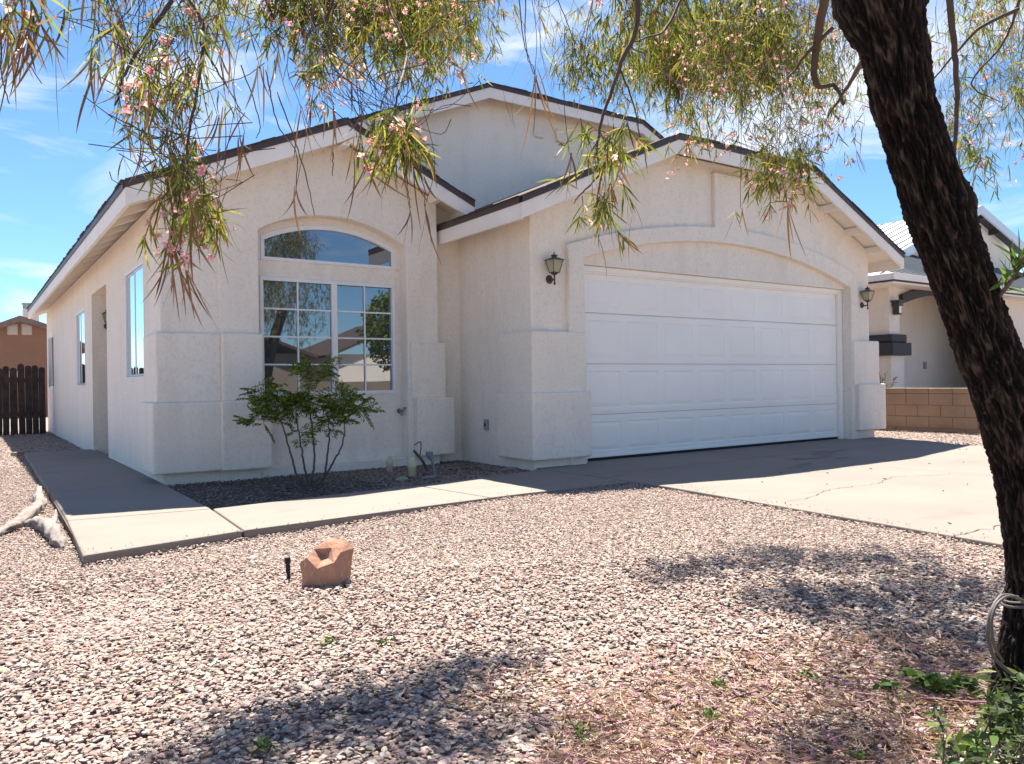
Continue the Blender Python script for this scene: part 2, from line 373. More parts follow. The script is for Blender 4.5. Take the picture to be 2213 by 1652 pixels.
# ------------------------------------------------------------------ ground, walk, driveway
def gh(x):
    t = min(1, max(0, (x-1.4)/2.2)); return .036*t*t*(3-2*t)
g = MB(); gx = [-150, -60, -20, -6, 0, 1.4]+[1.4+.275*k for k in range(1, 9)]+[6, 12, 20, 60, 150]; gy = [-150, -20, 0, 10, 22, 60, 200]
for i in range(len(gx)-1):
    for j in range(len(gy)-1): g.quad((gx[i], gy[j], GZ-.012+gh(gx[i])), (gx[i+1], gy[j], GZ-.012+gh(gx[i+1])), (gx[i+1], gy[j+1], GZ-.012+gh(gx[i+1])), (gx[i], gy[j+1], GZ-.012+gh(gx[i])))
kind(g.build('ground', M['gravel_bed']), 'structure', 'gravel yard covering the whole lot')

walk = [(0.46, 4.98), (1.39, 5.18), (2.73, 5.30), (3.76, 5.37), (4.94, 5.34), (4.99, 6.74), (4.73, 6.64), (3.31, 6.42), (2.51, 6.36), (1.44, 6.22), (1.44, 13.6), (0.50, 13.6)]
base = MB().plate([(.95+(x-.95)*.985, 5.6+(y-5.6)*.97, -0.014) for x, y in walk[:6]]+[(4.70, 6.60, -.014), (3.31, 6.38, -.014), (2.5, 6.3, -.014), (1.42, 6.2, -.014), (1.42, 13.5, -.014), (.52, 13.5, -.014)], 0.12)
kind(base.build('path_base', M['joint']), 'structure', 'dirt in the joints of the concrete walk')
def slab(mb, pts, z=0.0, dz=0.11): mb.plate([(x, y, z) for x, y in pts], dz)
w = MB()
slab(w, [(0.455, 4.975), (1.385, 5.172), (1.44, 6.235), (0.485, 6.36)])
slab(w, [(1.40, 5.175), (2.72, 5.29), (3.42, 5.345), (3.30, 6.425), (2.51, 6.365), (1.455, 6.24)])
slab(w, [(3.435, 5.346), (3.80, 5.365), (4.965, 5.345), (4.975, 6.74), (4.73, 6.65), (3.315, 6.43)])
for a, b in ((6.375, 8.25), (8.262, 10.1), (10.112, 11.9), (11.912, 13.62)):
    slab(w, [(0.487, a), (1.445, a - (0.12 if a < 7 else 0)), (1.445, b), (0.495, b)])
kind(w.build('path', M['concrete'], bevel=0.012), 'structure', 'concrete walk along the side and front of the house')
d = MB()
slab(d, [(4.99, 4.88), (4.99, 6.0), (7.82, 6.0), (7.82, 4.78), (7.82, 1.3), (4.60, 1.3)], 0.0)
slab(d, [(4.99, 6.012), (4.99, 7.10), (7.90, 7.10), (7.82, 6.012)], 0.0)
slab(d, [(7.832, 1.3), (7.832, 6.0), (11.45, 6.0), (11.05, 5.25), (11.0, 1.3)], 0.0)
slab(d, [(7.832, 6.012), (7.912, 7.10), (11.55, 7.10), (11.50, 6.012)], 0.0)
slab(d, [(4.60, 1.288), (11.0, 1.288), (11.0, -8.0), (3.9, -8.0)], 0.0)
drv = kind(d.build('driveway', M['concrete'], bevel=0.008), 'structure', 'concrete driveway in front of the garage door')
kind(MB().plate([(4.6, -8, -0.012), (11.0, -8, -0.012), (11.05, 5.2, -0.012), (11.5, 7.0, -0.012), (5.0, 7.0, -0.012), (5.0, 4.9, -0.012)], 0.1).build('driveway_base', M['joint']), 'structure', 'dirt in the joints of the driveway')
def crack(pts, wd, seed):
    r = random.Random(seed); mb = MB(); P = []
    for (a, b) in zip(pts[:-1], pts[1:]):
        n = max(2, int((Vector(b)-Vector(a)).length/0.06))
        for k in range(n):
            t = k/n; P.append(Vector((a[0]+(b[0]-a[0])*t+r.gauss(0, .014), a[1]+(b[1]-a[1])*t+r.gauss(0, .014), 0)))
    L = []; R = []
    for i in range(len(P)-1):
        dd = (P[i+1]-P[i]); dd.normalize(); nn = Vector((-dd.y, dd.x, 0))*wd*r.uniform(.3, 1)
        L.append(P[i]+nn); R.append(P[i]-nn)
    for i in range(len(L)-1):
        mb.quad((L[i].x, L[i].y, .004), (L[i+1].x, L[i+1].y, .004), (R[i+1].x, R[i+1].y, .004), (R[i].x, R[i].y, .004))
    return mb
for s_, pts in ((1, [(7.67, 3.75), (7.05, 3.98), (6.5, 3.82), (5.9, 3.88), (5.35, 3.70), (4.95, 3.72)]), (2, [(4.66, 2.3), (5.4, 2.28), (6.2, 2.5)]), (3, [(5.0, 5.66), (5.8, 5.9), (6.5, 5.85), (7.4, 5.95)])):
    o = crack(pts, 0.005, s_).build('crack', M['joint'], drv)
st = MB()
rr = random.Random(5)
for (cx, cy, rx, ry) in ((8.1, 5.55, .35, .10), (7.1, 5.05, .16, .06), (7.45, 5.2, .14, .05), (9.0, 5.9, .3, .08), (8.6, 5.75, .2, .06), (8.3, 5.3, .10, .05)):
    ring = []
    for k in range(26):
        a = 2*math.pi*k/26; q = 1+rr.uniform(-.28, .28); ring.append((cx+rx*q*math.cos(a), cy+ry*q*math.sin(a), .004))
    st.poly(ring)
st.build('stain', M['stain'], drv)
sp = MB()
for k in range(26):
    x = rr.uniform(4.9, 10.5); y = rr.uniform(2.0, 5.0); a = rr.uniform(0, 3); l = rr.uniform(.008, .03)
    sp.bar((x, y, .006), (x+l*math.cos(a), y+l*math.sin(a), .008), .006, .006)
kind(sp.build('driveway_debris', M['twig']), 'stuff', 'specks of dry leaf on the sunlit driveway')
kind(MB().quad((-80, -16, .002), (80, -16, .002), (80, -8.02, .002), (-80, -8.02, .002)).build('road', M['asphalt']), 'structure', 'street behind the camera position')

# gravel stones: many instances over the yard (uncountable)
def stones(n_kinds, mat, seed, flat=0.36):
    col = bpy.data.collections.new('stone_kinds'); r = random.Random(seed)
    for k in range(n_kinds):
        bm = bmesh.new()
        pts = []
        for i in range(15):
            q = Vector((r.gauss(0, 1), r.gauss(0, 1), r.gauss(0, 1))).normalized()*r.uniform(.82, 1.08)
            pts.append(bm.verts.new((q.x*r.uniform(.9, 1.1), q.y*.78, q.z*flat)))
        res = bmesh.ops.convex_hull(bm, input=bm.verts)
        bmesh.ops.delete(bm, geom=[e for e in res['geom_interior'] if isinstance(e, bmesh.types.BMVert)], context='VERTS')
        bmesh.ops.bevel(bm, geom=list(bm.edges), offset=.05, segments=1, affect='EDGES', clamp_overlap=True)
        me = bpy.data.meshes.new('stone'); bm.to_mesh(me); bm.free(); me.materials.append(mat)
        for pl in me.polygons: pl.use_smooth = True
        try: me.set_sharp_from_angle(angle=math.radians(38))
        except Exception: pass
        o = bpy.data.objects.new('stone', me); col.objects.link(o)
    return col
def scatter(name, pts, scl, col, seed, label, mat):
    me = bpy.data.meshes.new(name); me.from_pydata([tuple(p) for p in pts], [], [])
    a = me.attributes.new('size', 'FLOAT', 'POINT'); a.data.foreach_set('value', np.array(scl, dtype=np.float32))
    o = bpy.data.objects.new(name, me); COL.objects.link(o)
    ng = bpy.data.node_groups.new(name, 'GeometryNodeTree')
    ng.interface.new_socket('Geometry', in_out='INPUT', socket_type='NodeSocketGeometry')
    ng.interface.new_socket('Geometry', in_out='OUTPUT', socket_type='NodeSocketGeometry')
    A = lambda t: ng.nodes.new(t)
    gi, go, ip, ci, rv, na, rs = A('NodeGroupInput'), A('NodeGroupOutput'), A('GeometryNodeInstanceOnPoints'), A('GeometryNodeCollectionInfo'), A('FunctionNodeRandomValue'), A('GeometryNodeInputNamedAttribute'), A('FunctionNodeRandomValue')
    ci.inputs['Collection'].default_value = col; ci.inputs['Separate Children'].default_value = True; ci.inputs['Reset Children'].default_value = True
    rv.data_type = 'FLOAT_VECTOR'; rv.inputs[0].default_value = (-.30, -.30, 0); rv.inputs[1].default_value = (.30, .30, 6.283); rv.inputs['Seed'].default_value = seed
    na.data_type = 'FLOAT'; na.inputs['Name'].default_value = 'size'
    L = ng.links.new
    L(gi.outputs[0], ip.inputs['Points']); L(ci.outputs[0], ip.inputs['Instance']); ip.inputs['Pick Instance'].default_value = True
    L(rv.outputs[0], ip.inputs['Rotation']); L(na.outputs[0], ip.inputs['Scale']); L(ip.outputs[0], go.inputs[0])
    md = o.modifiers.new('scatter', 'NODES'); md.node_group = ng
    kind(o, 'stuff', label); return o
def inpoly(x, y, poly):
    x = np.asarray(x); y = np.asarray(y); c = np.zeros(x.shape, bool); n = len(poly)
    for i in range(n):
        x0, y0 = poly[i]; x1, y1 = poly[(i+1) % n]
        if y0 == y1: continue
        k = ((y0 > y) != (y1 > y)) & (x < (x1-x0)*(y-y0)/(y1-y0)+x0); c ^= k
    return c
DRV = [(3.9, -8), (11.0, -8), (11.0, 1.3), (11.05, 5.25), (11.5, 6.1), (11.6, 7.2), (4.99, 7.2), (4.98, 4.88), (4.6, 1.3)]
HOUSE = [(1.40, 8.3), (4.95, 8.3), (4.95, 6.9), (11.6, 6.9), (11.6, 30), (1.2, 30)]
BED = [(1.46, 6.24), (2.51, 6.37), (3.31, 6.44), (4.73, 6.66), (4.97, 6.74), (4.97, 8.42), (1.45, 8.42)]
def yard_points(dens, d0, d1, seed, u_mar=0.30, xr=(-14, 17), yr=(-2, 22)):
    r = np.random.default_rng(seed)
    n = int(dens*(xr[1]-xr[0])*(yr[1]-yr[0])); x = r.uniform(*xr, n); y = r.uniform(*yr, n)
    dep = x*math.sin(YAW)+y*math.cos(YAW); lat = x*math.cos(YAW)-y*math.sin(YAW)
    k = (dep > d0) & (dep < d1) & (np.abs(lat) < dep*(0.6625+u_mar)+0.12)
    x, y = x[k], y[k]
    k = ~(inpoly(x, y, walk) | inpoly(x, y, DRV) | inpoly(x, y, HOUSE) | inpoly(x, y, BED))
    x, y = x[k], y[k]
    z = np.array([noise.noise((a*.9, b*.9, 3.1))*.018+noise.noise((a*4, b*4, 1.1))*.007 for a, b in zip(x, y)]) if len(x) < 400000 else np.zeros(len(x))
    z = z + np.array([gh(a) for a in x])
    return x, y, z, r
SK = stones(9, M['stone'], 3)
for nm, dens, d0, d1, s0, s1, seed in (('gravel', 4400, 1.5, 4.2, .0058, .0150, 11), ('gravel', 3800, 4.2, 9.8, .0052, .0112, 12), ('gravel', 500, 9.8, 21, .009, .018, 13)):
    x, y, z, r = yard_points(dens, d0, d1, seed, xr=(-4, 17) if d1 < 5 else (-8, 18))
    sc = r.uniform(s0, s1, len(x)); sc *= np.where(r.uniform(size=len(x)) < .08, 1.45, 1.0)
    scatter(nm, np.c_[x, y, GZ+z+r.uniform(-.006, .010, len(x))], sc, SK, seed, {11: 'loose pinkish gravel stones in the foreground', 12: 'gravel between the walk and the foreground', 13: 'gravel far along the side of the house'}[seed], None)
r = np.random.default_rng(31); sx = []
for (a, b), n_ in ((((4.62, 1.4), (4.99, 4.88)), 130), (((.48, 5.0), (3.8, 5.37)), 60), (((3.8, 5.37), (4.95, 5.34)), 40), (((11.02, 2.0), (11.4, 5.9)), 60), (((.49, 6.4), (.49, 13)), 40)):
    for _ in range(n_):
        t = r.uniform(); off = abs(r.normal())*.10+.015; d_ = Vector((b[0]-a[0], b[1]-a[1])).normalized(); nx_, ny_ = -d_.y, d_.x
        if a[0] < 4.98 and b[0] > 4.98 or a[0] == 4.62: nx_, ny_ = d_.y, -d_.x
        if a[0] == .49: nx_, ny_ = 1, 0
        if a[0] == 11.02: nx_, ny_ = -1, 0
        sx.append((a[0]+(b[0]-a[0])*t+nx_*off, a[1]+(b[1]-a[1])*t+ny_*off, .006))
scatter('spilled_gravel', np.array(sx), r.uniform(.004, .009, len(sx)), SK, 9, 'stray pebbles kicked on to the edges of the concrete', None)
r = np.random.default_rng(21); n = 13000; x = r.uniform(1.4, 5.0, n); y = r.uniform(6.2, 8.45, n); k = inpoly(x, y, BED)
x, y = x[k], y[k]; 
scatter('bed_gravel', np.c_[x, y, -.035+r.uniform(-.008, .012, len(x))], r.uniform(.008, .017, len(x)), stones(6, M['bed_stone'], 9), 5, 'dark gravel in the planting bed under the window', None)
kind(MB().plate([(a, b, -.042) for a, b in BED], .03).build('planting_bed', M['joint']), 'structure', 'soil of the planting bed')

# ------------------------------------------------------------------ the house
house = thing('stucco_house', 'cream stucco single storey house with white garage door, brown shingle roof and arched window', 'house', (5.0, 7.0, 0))
SKEW = 0.014
def xs(y, off=0.0): return 1.45+off-SKEW*(y-8.4)
def side_uv(u, v):
    """point on the (slightly skewed) side wall"""
    dd = AX.T @ np.array([(u-PW/2)/FPX, (v-PH/2)/FPX, 1.0])
    # x = 1.45 - SKEW*(y-8.4)
    t = (1.45+SKEW*8.4)/(dd[0]+SKEW*dd[1]); p_ = ORG+dd*t; return p_
YF, YR = 8.27, 8.42          # left wing: pilaster face and recessed face
def arcpts(p0, p1, p2, n=16):
    """circle arc through three points in the plane"""
    ax, ay = p0; bx, by = p1; cx, cy = p2
    d_ = 2*(ax*(by-cy)+bx*(cy-ay)+cx*(ay-by))
    ux = ((ax*ax+ay*ay)*(by-cy)+(bx*bx+by*by)*(cy-ay)+(cx*cx+cy*cy)*(ay-by))/d_
    uy = ((ax*ax+ay*ay)*(cx-bx)+(bx*bx+by*by)*(ax-cx)+(cx*cx+cy*cy)*(bx-ax))/d_
    r_ = math.hypot(ax-ux, ay-uy); a0 = math.atan2(ay-uy, ax-ux); a1 = math.atan2(cy-uy, cx-ux)
    return [(ux+r_*math.cos(a0+(a1-a0)*k/n), uy+r_*math.sin(a0+(a1-a0)*k/n)) for k in range(n+1)]
# roof lines (top of shingles)
LW = dict(y=7.90, L=(1.105, 2.857), P=(3.29, 3.82), R=(4.896, 3.116))
GR = dict(y=6.52, L=(4.62, 2.865), P=(6.95, 3.90), Q=(9.62, 3.90), R=(11.95, 2.862))
UP = dict(y=10.20, L=(3.35, 4.25), P=(6.64, 5.656), Q=(9.935, 5.656), R=(13.4, 4.12))
def lw_under(x, t=.10): return (LW['L'][1]+.441*(x-1.105) if x < 3.29 else 3.82-.438*(x-3.29))-t
def gr_under(x, t=.10):
    if x < 6.95: z = 2.43+.444*(x-3.64)
    elif x < 9.62: z = 3.90+.444*min(x-6.95, 9.62-x)
    else: z = 2.862+.4455*(11.95-x)
    return z-t
# left wing front with arched recess that runs to the ground
ra = arcpts((2.42, 2.60), (3.16, 2.825), (4.15, 2.56), 22)
front = [(1.45, -.12), (1.45, lw_under(1.45)), (3.29, lw_under(3.29)), (4.573, lw_under(4.573)), (4.573, -.12), (4.15, -.12)] + ra[::-1] + [(2.42, -.12)]
MB().xz(front, YF, YR+.02).build('wall', M['stucco'], house, bevel=.014)
pil = MB(); pil.xz([(2.005, -.1), (2.005, lw_under(2.005)-.004), (3.29, lw_under(3.29)-.004), (4.57, lw_under(4.57)-.004), (4.57, -.1), (4.152, -.1)]+ra[::-1]+[(2.418, -.1)], YF-.028, YF+.01)
# recessed panel with holes for windows
def wall_holes(mb, P, U, V, W, H, holes, depth, Nn):
    """rectangular wall in the plane P + a*U + b*V with rectangular holes and reveals going along Nn"""
    P = Vector(P); U = Vector(U); V = Vector(V); Nn = Vector(Nn)
    xs_ = sorted({0, W} | {h[0] for h in holes} | {h[1] for h in holes}); zs_ = sorted({0, H} | {h[2] for h in holes} | {h[3] for h in holes})
    pt = lambda a, b, c_=0: P+U*a+V*b+Nn*c_
    for i in range(len(xs_)-1):
        for j in range(len(zs_)-1):
            ca = (xs_[i]+xs_[i+1])/2; cb = (zs_[j]+zs_[j+1])/2
            if any(h[0] < ca < h[1] and h[2] < cb < h[3] for h in holes): continue
            mb.quad(pt(xs_[i], zs_[j]), pt(xs_[i+1], zs_[j]), pt(xs_[i+1], zs_[j+1]), pt(xs_[i], zs_[j+1]))
    for h in holes:
        dp = h[4] if len(h) > 4 else depth
        a, b, c_, d_ = h[:4]
        mb.quad(pt(a, c_), pt(a, d_), pt(a, d_, dp), pt(a, c_, dp)); mb.quad(pt(b, c_), pt(b, d_), pt(b, d_, dp), pt(b, c_, dp))
        mb.quad(pt(a, c_), pt(b, c_), pt(b, c_, dp), pt(a, c_, dp)); mb.quad(pt(a, d_), pt(b, d_), pt(b, d_, dp), pt(a, d_, dp))
    return mb
rec = MB()
wall_holes(rec, (2.0, YR, -.12), (1, 0, 0), (0, 0, 1), 2.975, 3.3, [(.475, 2.075, .95, 2.25), (.48, 2.09, 2.43, 2.90)], .05, (0, 1, 0))
rec.build('wall', M['stucco'], house)
# arched spandrel that leaves the fanlight opening
fa = arcpts((2.49, 2.575), (3.2, 2.745), (4.085, 2.56), 22)
sp_ = [(2.42, 2.31), (2.49, 2.31)] + fa + [(4.085, 2.31), (4.16, 2.31), (4.16, 2.95), (2.42, 2.95)]
MB().xz(sp_, YR-.012, YR+.03).build('window_surround', M['stucco'], house, bevel=.008)
# foundation curb set back a little below the stucco overhang
MB().box(1.52, 4.54, YF+.03, YR-.005, -.14, .075).build('foundation', M['stucco'], house, bevel=.01)
# side wall, skewed, with windows and a deep entry recess
def yv(u, v): p_ = side_uv(u, v); return p_[1], p_[2]
W1 = (yv(312.7, 700)[0], yv(272, 700)[0], 1.04, 2.31)
W2 = (yv(184.6, 750)[0], yv(165.5, 750)[0], .98, 2.24)
W3 = (yv(117, 780)[0], yv(105, 780)[0], .95, 2.16)
DR = (yv(232.5, 850)[0], yv(200.5, 850)[0], -.12, 2.37)
sdir = Vector((-SKEW, 1, 0)).normalized(); sn = Vector((1, SKEW, 0)).normalized()
y0s = 8.30; S0 = Vector((xs(y0s), y0s, -.12))
def hs(wn_, dep): return (wn_[0]-y0s, wn_[1]-y0s, wn_[2]+.12 if wn_[2] > 0 else 0.0, wn_[3]+.12, dep)
far = yv(104, 930)[0]
sw = MB(); wall_holes(sw, S0, sdir, (0, 0, 1), far-y0s, 2.92, [hs(W1, .09), hs(W2, .09), hs(W3, .09), hs(DR, 1.0)], .09, sn)
q = lambda y_, z_, o_: Vector((xs(y_), y_, z_))+sn*o_
sw.quad(q(DR[0]-.1, -.12, 1.0), q(DR[1]+.1, -.12, 1.0), q(DR[1]+.1, 2.5, 1.0), q(DR[0]-.1, 2.5, 1.0))
sw.quad((xs(far), far, -.12), (11.5, far, -.12), (11.5, far, 2.8), (xs(far), far, 2.8))
sw.build('wall', M['stucco'], house)
ed = MB(); ed.box(1.0, 1.06, -.46, .46, 0, 2.05)
o = MB(); cy_ = (DR[0]+DR[1])/2
o.quad(q(cy_-.46, 0, .985), q(cy_+.46, 0, .985), q(cy_+.46, 2.05, .985), q(cy_-.46, 2.05, .985)); o.build('door', plain('entry_door', (0.12, 0.08, 0.06), .5), house)

def rect_frame(mb, f, a0, a1, b0, b1, t, d0, d1):
    """frame bars in a local plane; f(a,b,c)->3D, c from d0 (front) to d1"""
    for (x0, x1, z0, z1) in ((a0, a1, b0, b0+t), (a0, a1, b1-t, b1), (a0, a0+t, b0+t, b1-t), (a1-t, a1, b0+t, b1-t)):
        vs = [f(x0, z0, d0), f(x1, z0, d0), f(x1, z1, d0), f(x0, z1, d0), f(x0, z0, d1), f(x1, z0, d1), f(x1, z1, d1), f(x0, z1, d1)]
        mb.raw(vs, [(0, 1, 2, 3), (7, 6, 5, 4), (0, 4, 5, 1), (1, 5, 6, 2), (2, 6, 7, 3), (3, 7, 4, 0)])
def bbox(mb, f, x0, x1, z0, z1, d0, d1):
    vs = [f(x0, z0, d0), f(x1, z0, d0), f(x1, z1, d0), f(x0, z1, d0), f(x0, z0, d1), f(x1, z0, d1), f(x1, z1, d1), f(x0, z1, d1)]
    mb.raw(vs, [(0, 1, 2, 3), (7, 6, 5, 4), (0, 4, 5, 1), (1, 5, 6, 2), (2, 6, 7, 3), (3, 7, 4, 0)])
# side windows: slider with aluminium frame
for wn_ in (W1, W2, W3):
    f = lambda a, b, c_: q(a, b, c_)
    fr = MB(); rect_frame(fr, f, wn_[0], wn_[1], wn_[2], wn_[3], .030, -.006, .035)
    win = fr.build('window', M['vinyl'], house)
    mid = (wn_[0]+wn_[1])/2
    s_ = MB(); rect_frame(s_, f, wn_[0]+.036, mid+.02, wn_[2]+.036, wn_[3]-.036, .020, .004, .014); rect_frame(s_, f, mid-.02, wn_[1]-.036, wn_[2]+.036, wn_[3]-.036, .020, .016, .026); s_.build('sash', M['alu'], win)
    gl = MB(); gl.quad(f(wn_[0]+.05, wn_[2]+.05, .010), f(mid, wn_[2]+.05, .010), f(mid, wn_[3]-.05, .010), f(wn_[0]+.05, wn_[3]-.05, .010))
    gl.quad(f(mid+.02, wn_[2]+.05, .022), f(wn_[1]-.05, wn_[2]+.05, .022), f(wn_[1]-.05, wn_[3]-.05, .022), f(mid+.02, wn_[3]-.05, .022)); gl.build('pane', M['side_glass'], win)
# big gridded window
F = lambda a, b, c_: (a, YR+c_, b)
x0, x1, z0, z1 = 2.475, 4.075, .83, 2.13
fr = MB(); rect_frame(fr, F, x0, x1, z0, z1, .038, -.02, .05); win = fr.build('window', M['vinyl'], house, bevel=.004)
xm = 3.32
mu = MB(); bbox(mu, F, xm-.034, xm+.034, z0+.038, z1-.038, -.012, .045); mu.build('mullion', M['vinyl'], win, bevel=.004)
mu = MB(); gw = .009
for (a, b) in ((x0+.038, xm-.034), (xm+.034, x1-.038)):
    c_ = (a+b)/2; zz = [z0+.038+(z1-z0-.076)*k/4 for k in range(5)]
    bbox(mu, F, c_-gw, c_+gw, z0+.038, z1-.038, .010, .020)
    for z_ in zz[1:4]: bbox(mu, F, a, b, z_-gw, z_+gw, .012, .018)
mu.build('muntin', M['vinyl'], win)
gl = MB(); gl.quad(F(x0+.03, z0+.03, .022), F(xm, z0+.03, .022), F(xm, z1-.03, .022), F(x0+.03, z1-.03, .022)); gl.quad(F(xm, z0+.03, .026), F(x1-.03, z0+.03, .026), F(x1-.03, z1-.03, .026), F(xm, z1-.03, .026)); gl.build('pane', M['glass'], win)
# fanlight
inn = [(x_, z_-.035) for x_, z_ in arcpts((2.53, 2.565), (3.2, 2.735), (4.045, 2.55), 22)]
out = arcpts((2.49, 2.575), (3.2, 2.745), (4.085, 2.56), 22)
ring = [(2.49, 2.31)] + out + [(4.085, 2.31)] + [(4.045, 2.345)] + inn[::-1] + [(2.53, 2.345)]
fr = MB()
o_ = [(2.49, 2.31)]+out+[(4.085, 2.31)]; i_ = [(2.53, 2.345)]+inn+[(4.045, 2.345)]
for k in range(len(o_)):
    a, b, c_, d_ = o_[k], o_[(k+1) % len(o_)], i_[(k+1) % len(o_)], i_[k]
    vs = [F(*p_, -.018) for p_ in (a, b, c_, d_)]+[F(*p_, .045) for p_ in (a, b, c_, d_)]
    fr.raw(vs, [(0, 1, 2, 3), (7, 6, 5, 4), (0, 4, 5, 1), (1, 5, 6, 2), (2, 6, 7, 3), (3, 7, 4, 0)])
win = fr.build('window', M['vinyl'], house)
MB().poly([F(*p_, .02) for p_ in i_]).build('pane', M['glass'], win)
# pilaster blocks of the left wing
def block(x0, x1, y0, y1, z0, z1):
    MB().box(x0, x1, y0, y1, z0, z1).build('pilaster_block', M['stucco'], house, bevel=.022, seg=3)
block(1.395, 2.02, YF-.055, 8.90, .78, 1.485); block(1.350, 2.00, YF-.105, 8.86, .085, .79)
block(2.012, 2.435, YF-.105, YR-.002, .78, 1.49); block(1.99, 2.50, YF-.155, YR-.004, .08, .797)
block(4.185, 4.655, YF-.06, YR-.001, .76, 1.435); block(4.225, 4.735, YF-.115, YR-.003, .08, .775)
pil.build('pilaster', M['stucco'], house, bevel=.014)

# garage wing
YG, YB = 6.88, 6.82
low = arcpts((5.70, 2.36), (8.15, 2.745), (10.98, 2.32), 30)
gw_ = [(4.975, -.12), (4.975, gr_under(4.975)), (6.95, 3.80), (9.62, 3.80), (11.56, gr_under(11.56)), (11.56, -.12), (10.98, -.12)] + low[::-1] + [(5.70, -.12)]
MB().xz(gw_, YG, YR+.03).build('wall', M['stucco'], house, bevel=.014)
MB().xz([(5.66, 2.30), (11.02, 2.30), (11.02, 2.9), (5.66, 2.9)], YG+.035, 7.16).build('lunette', M['stucco'], house)
gs2 = MB()
gs2.quad((11.56, YR+.03, -.12), (11.56, 20, -.12), (11.56, 20, 3.0), (11.56, YR+.03, 3.0)); gs2.build('wall', M['stucco'], house)
# band over the door with the raised keystone panel
upc = arcpts((5.47, 2.50), (6.7, 2.80), (7.93, 2.94), 14) ; upr = arcpts((8.56, 2.95), (9.9, 2.83), (11.17, 2.52), 16)
band = [(5.47, -.10), (5.47, 2.50)] + upc[1:] + [(7.93, 3.66), (8.56, 3.66)] + upr + [(11.17, -.10), (10.985, -.10)] + low[::-1] + [(5.695, -.10)]
MB().xz(band, YB, YG+.01).build('arch_trim', M['stucco'], house, bevel=.016)
block(4.925, 5.70, YB-.022, 7.455, .81, 1.505); block(4.885, 5.72, YB-.070, 7.46, .085, .825)
block(10.995, 11.70, YB-.022, 7.095, .82, 1.512); block(11.05, 11.79, YB-.070, 7.10, .125, .84)
MB().box(4.965, 5.69, YB+.02, YG+.2, -.14, .12).build('foundation', M['stucco'], house, bevel=.01)
MB().box(10.99, 11.60, YB+.02, YG+.2, -.14, .16).build('foundation', M['stucco'], house, bevel=.01)
# garage door, sections with raised panels
DY = 7.02
dm = MB(); X0, X1 = 5.83, 10.88; ZS = [.035, .545, 1.15, 1.755, 2.235]
nP = 8
for s_ in range(4):
    za, zb = ZS[s_]+.002, ZS[s_+1]-.002
    px = [X0+(X1-X0)*k/nP for k in range(nP+1)]
    # section face as strips round the panels
    zi0, zi1 = za+.075, zb-.085
    dm.quad((X0, DY, za), (X1, DY, za), (X1, DY, zi0), (X0, DY, zi0)); dm.quad((X0, DY, zi1), (X1, DY, zi1), (X1, DY, zb-.02), (X0, DY, zb-.02))
    dm.quad((X0, DY, zb-.02), (X1, DY, zb-.02), (X1, DY+.012, zb), (X0, DY+.012, zb)); dm.quad((X0, DY, za), (X1, DY, za), (X1, DY+.03, za-.001), (X0, DY+.03, za-.001))
    for k in range(nP):
        a, b = px[k]+.055, px[k+1]-.055
        dm.quad((px[k], DY, zi0), (a, DY, zi0), (a, DY, zi1), (px[k], DY, zi1)); dm.quad((b, DY, zi0), (px[k+1], DY, zi0), (px[k+1], DY, zi1), (b, DY, zi1))
        lv = [(0, 0), (.010, .0065), (.016, .0065), (.055, -.001)]
        for (i0, d0), (i1, d1) in zip(lv[:-1], lv[1:]):
            A = [(a+i0, zi0+i0), (b-i0, zi0+i0), (b-i0, zi1-i0), (a+i0, zi1-i0)]; B = [(a+i1, zi0+i1), (b-i1, zi0+i1), (b-i1, zi1-i1), (a+i1, zi1-i1)]
            for j in range(4):
                j2 = (j+1) % 4
                dm.quad((A[j][0], DY+d0, A[j][1]), (A[j2][0], DY+d0, A[j2][1]), (B[j2][0], DY+d1, B[j2][1]), (B[j][0], DY+d1, B[j][1]))
        i1 = .055; dm.quad((a+i1, DY-.001, zi0+i1), (b-i1, DY-.001, zi0+i1), (b-i1, DY-.001, zi1-i1), (a+i1, DY-.001, zi1-i1))
for z_ in (ZS[1]+.03, ZS[1]+.055): dm.box(X0, X1, DY-.006, DY+.001, z_, z_+.006)
dm.box(X0, X1, DY-.012, DY+.001, .035, .06)
gd = dm.build('garage_door', M['door'], house)
MB().box(X0-.02, X1+.02, DY+.035, DY+.06, .0, 2.3).build('door_back', M['slot'], gd)
MB().box(X0, X1, DY-.004, DY+.03, .002, .030).build('bottom_seal', M['rubber'], gd)
tr = MB(); tr.box(5.705, X0-.004, DY-.05, DY+.04, -.02, 2.29); tr.box(X1+.004, 10.975, DY-.05, DY+.04, -.02, 2.29); tr.box(5.705, 10.975, DY-.052, DY+.04, 2.235, 2.298); tr.box(X0, X1, DY-.03, DY+.03, 2.215, 2.236)
tr.build('door_trim', M['door'], gd, bevel=.004)

# upper gable wall behind
uw = [(3.6, 2.4), (3.6, 4.25), (6.64, 5.55), (9.935, 5.55), (12.9, 4.24), (12.9, 2.4)]
MB().xz(uw, 10.5, 10.6).build('wall', M['stucco'], house)
bb = MB(); bb.box(7.70, 7.90, 10.46, 10.51, 5.07, 5.28); bb.build('attic_vent', M['stucco'], house, bevel=.02)
bb = MB(); bb.box(8.16, 8.41, 10.45, 10.51, 5.06, 5.28); bb.build('attic_vent', M['stucco'], house, bevel=.02)

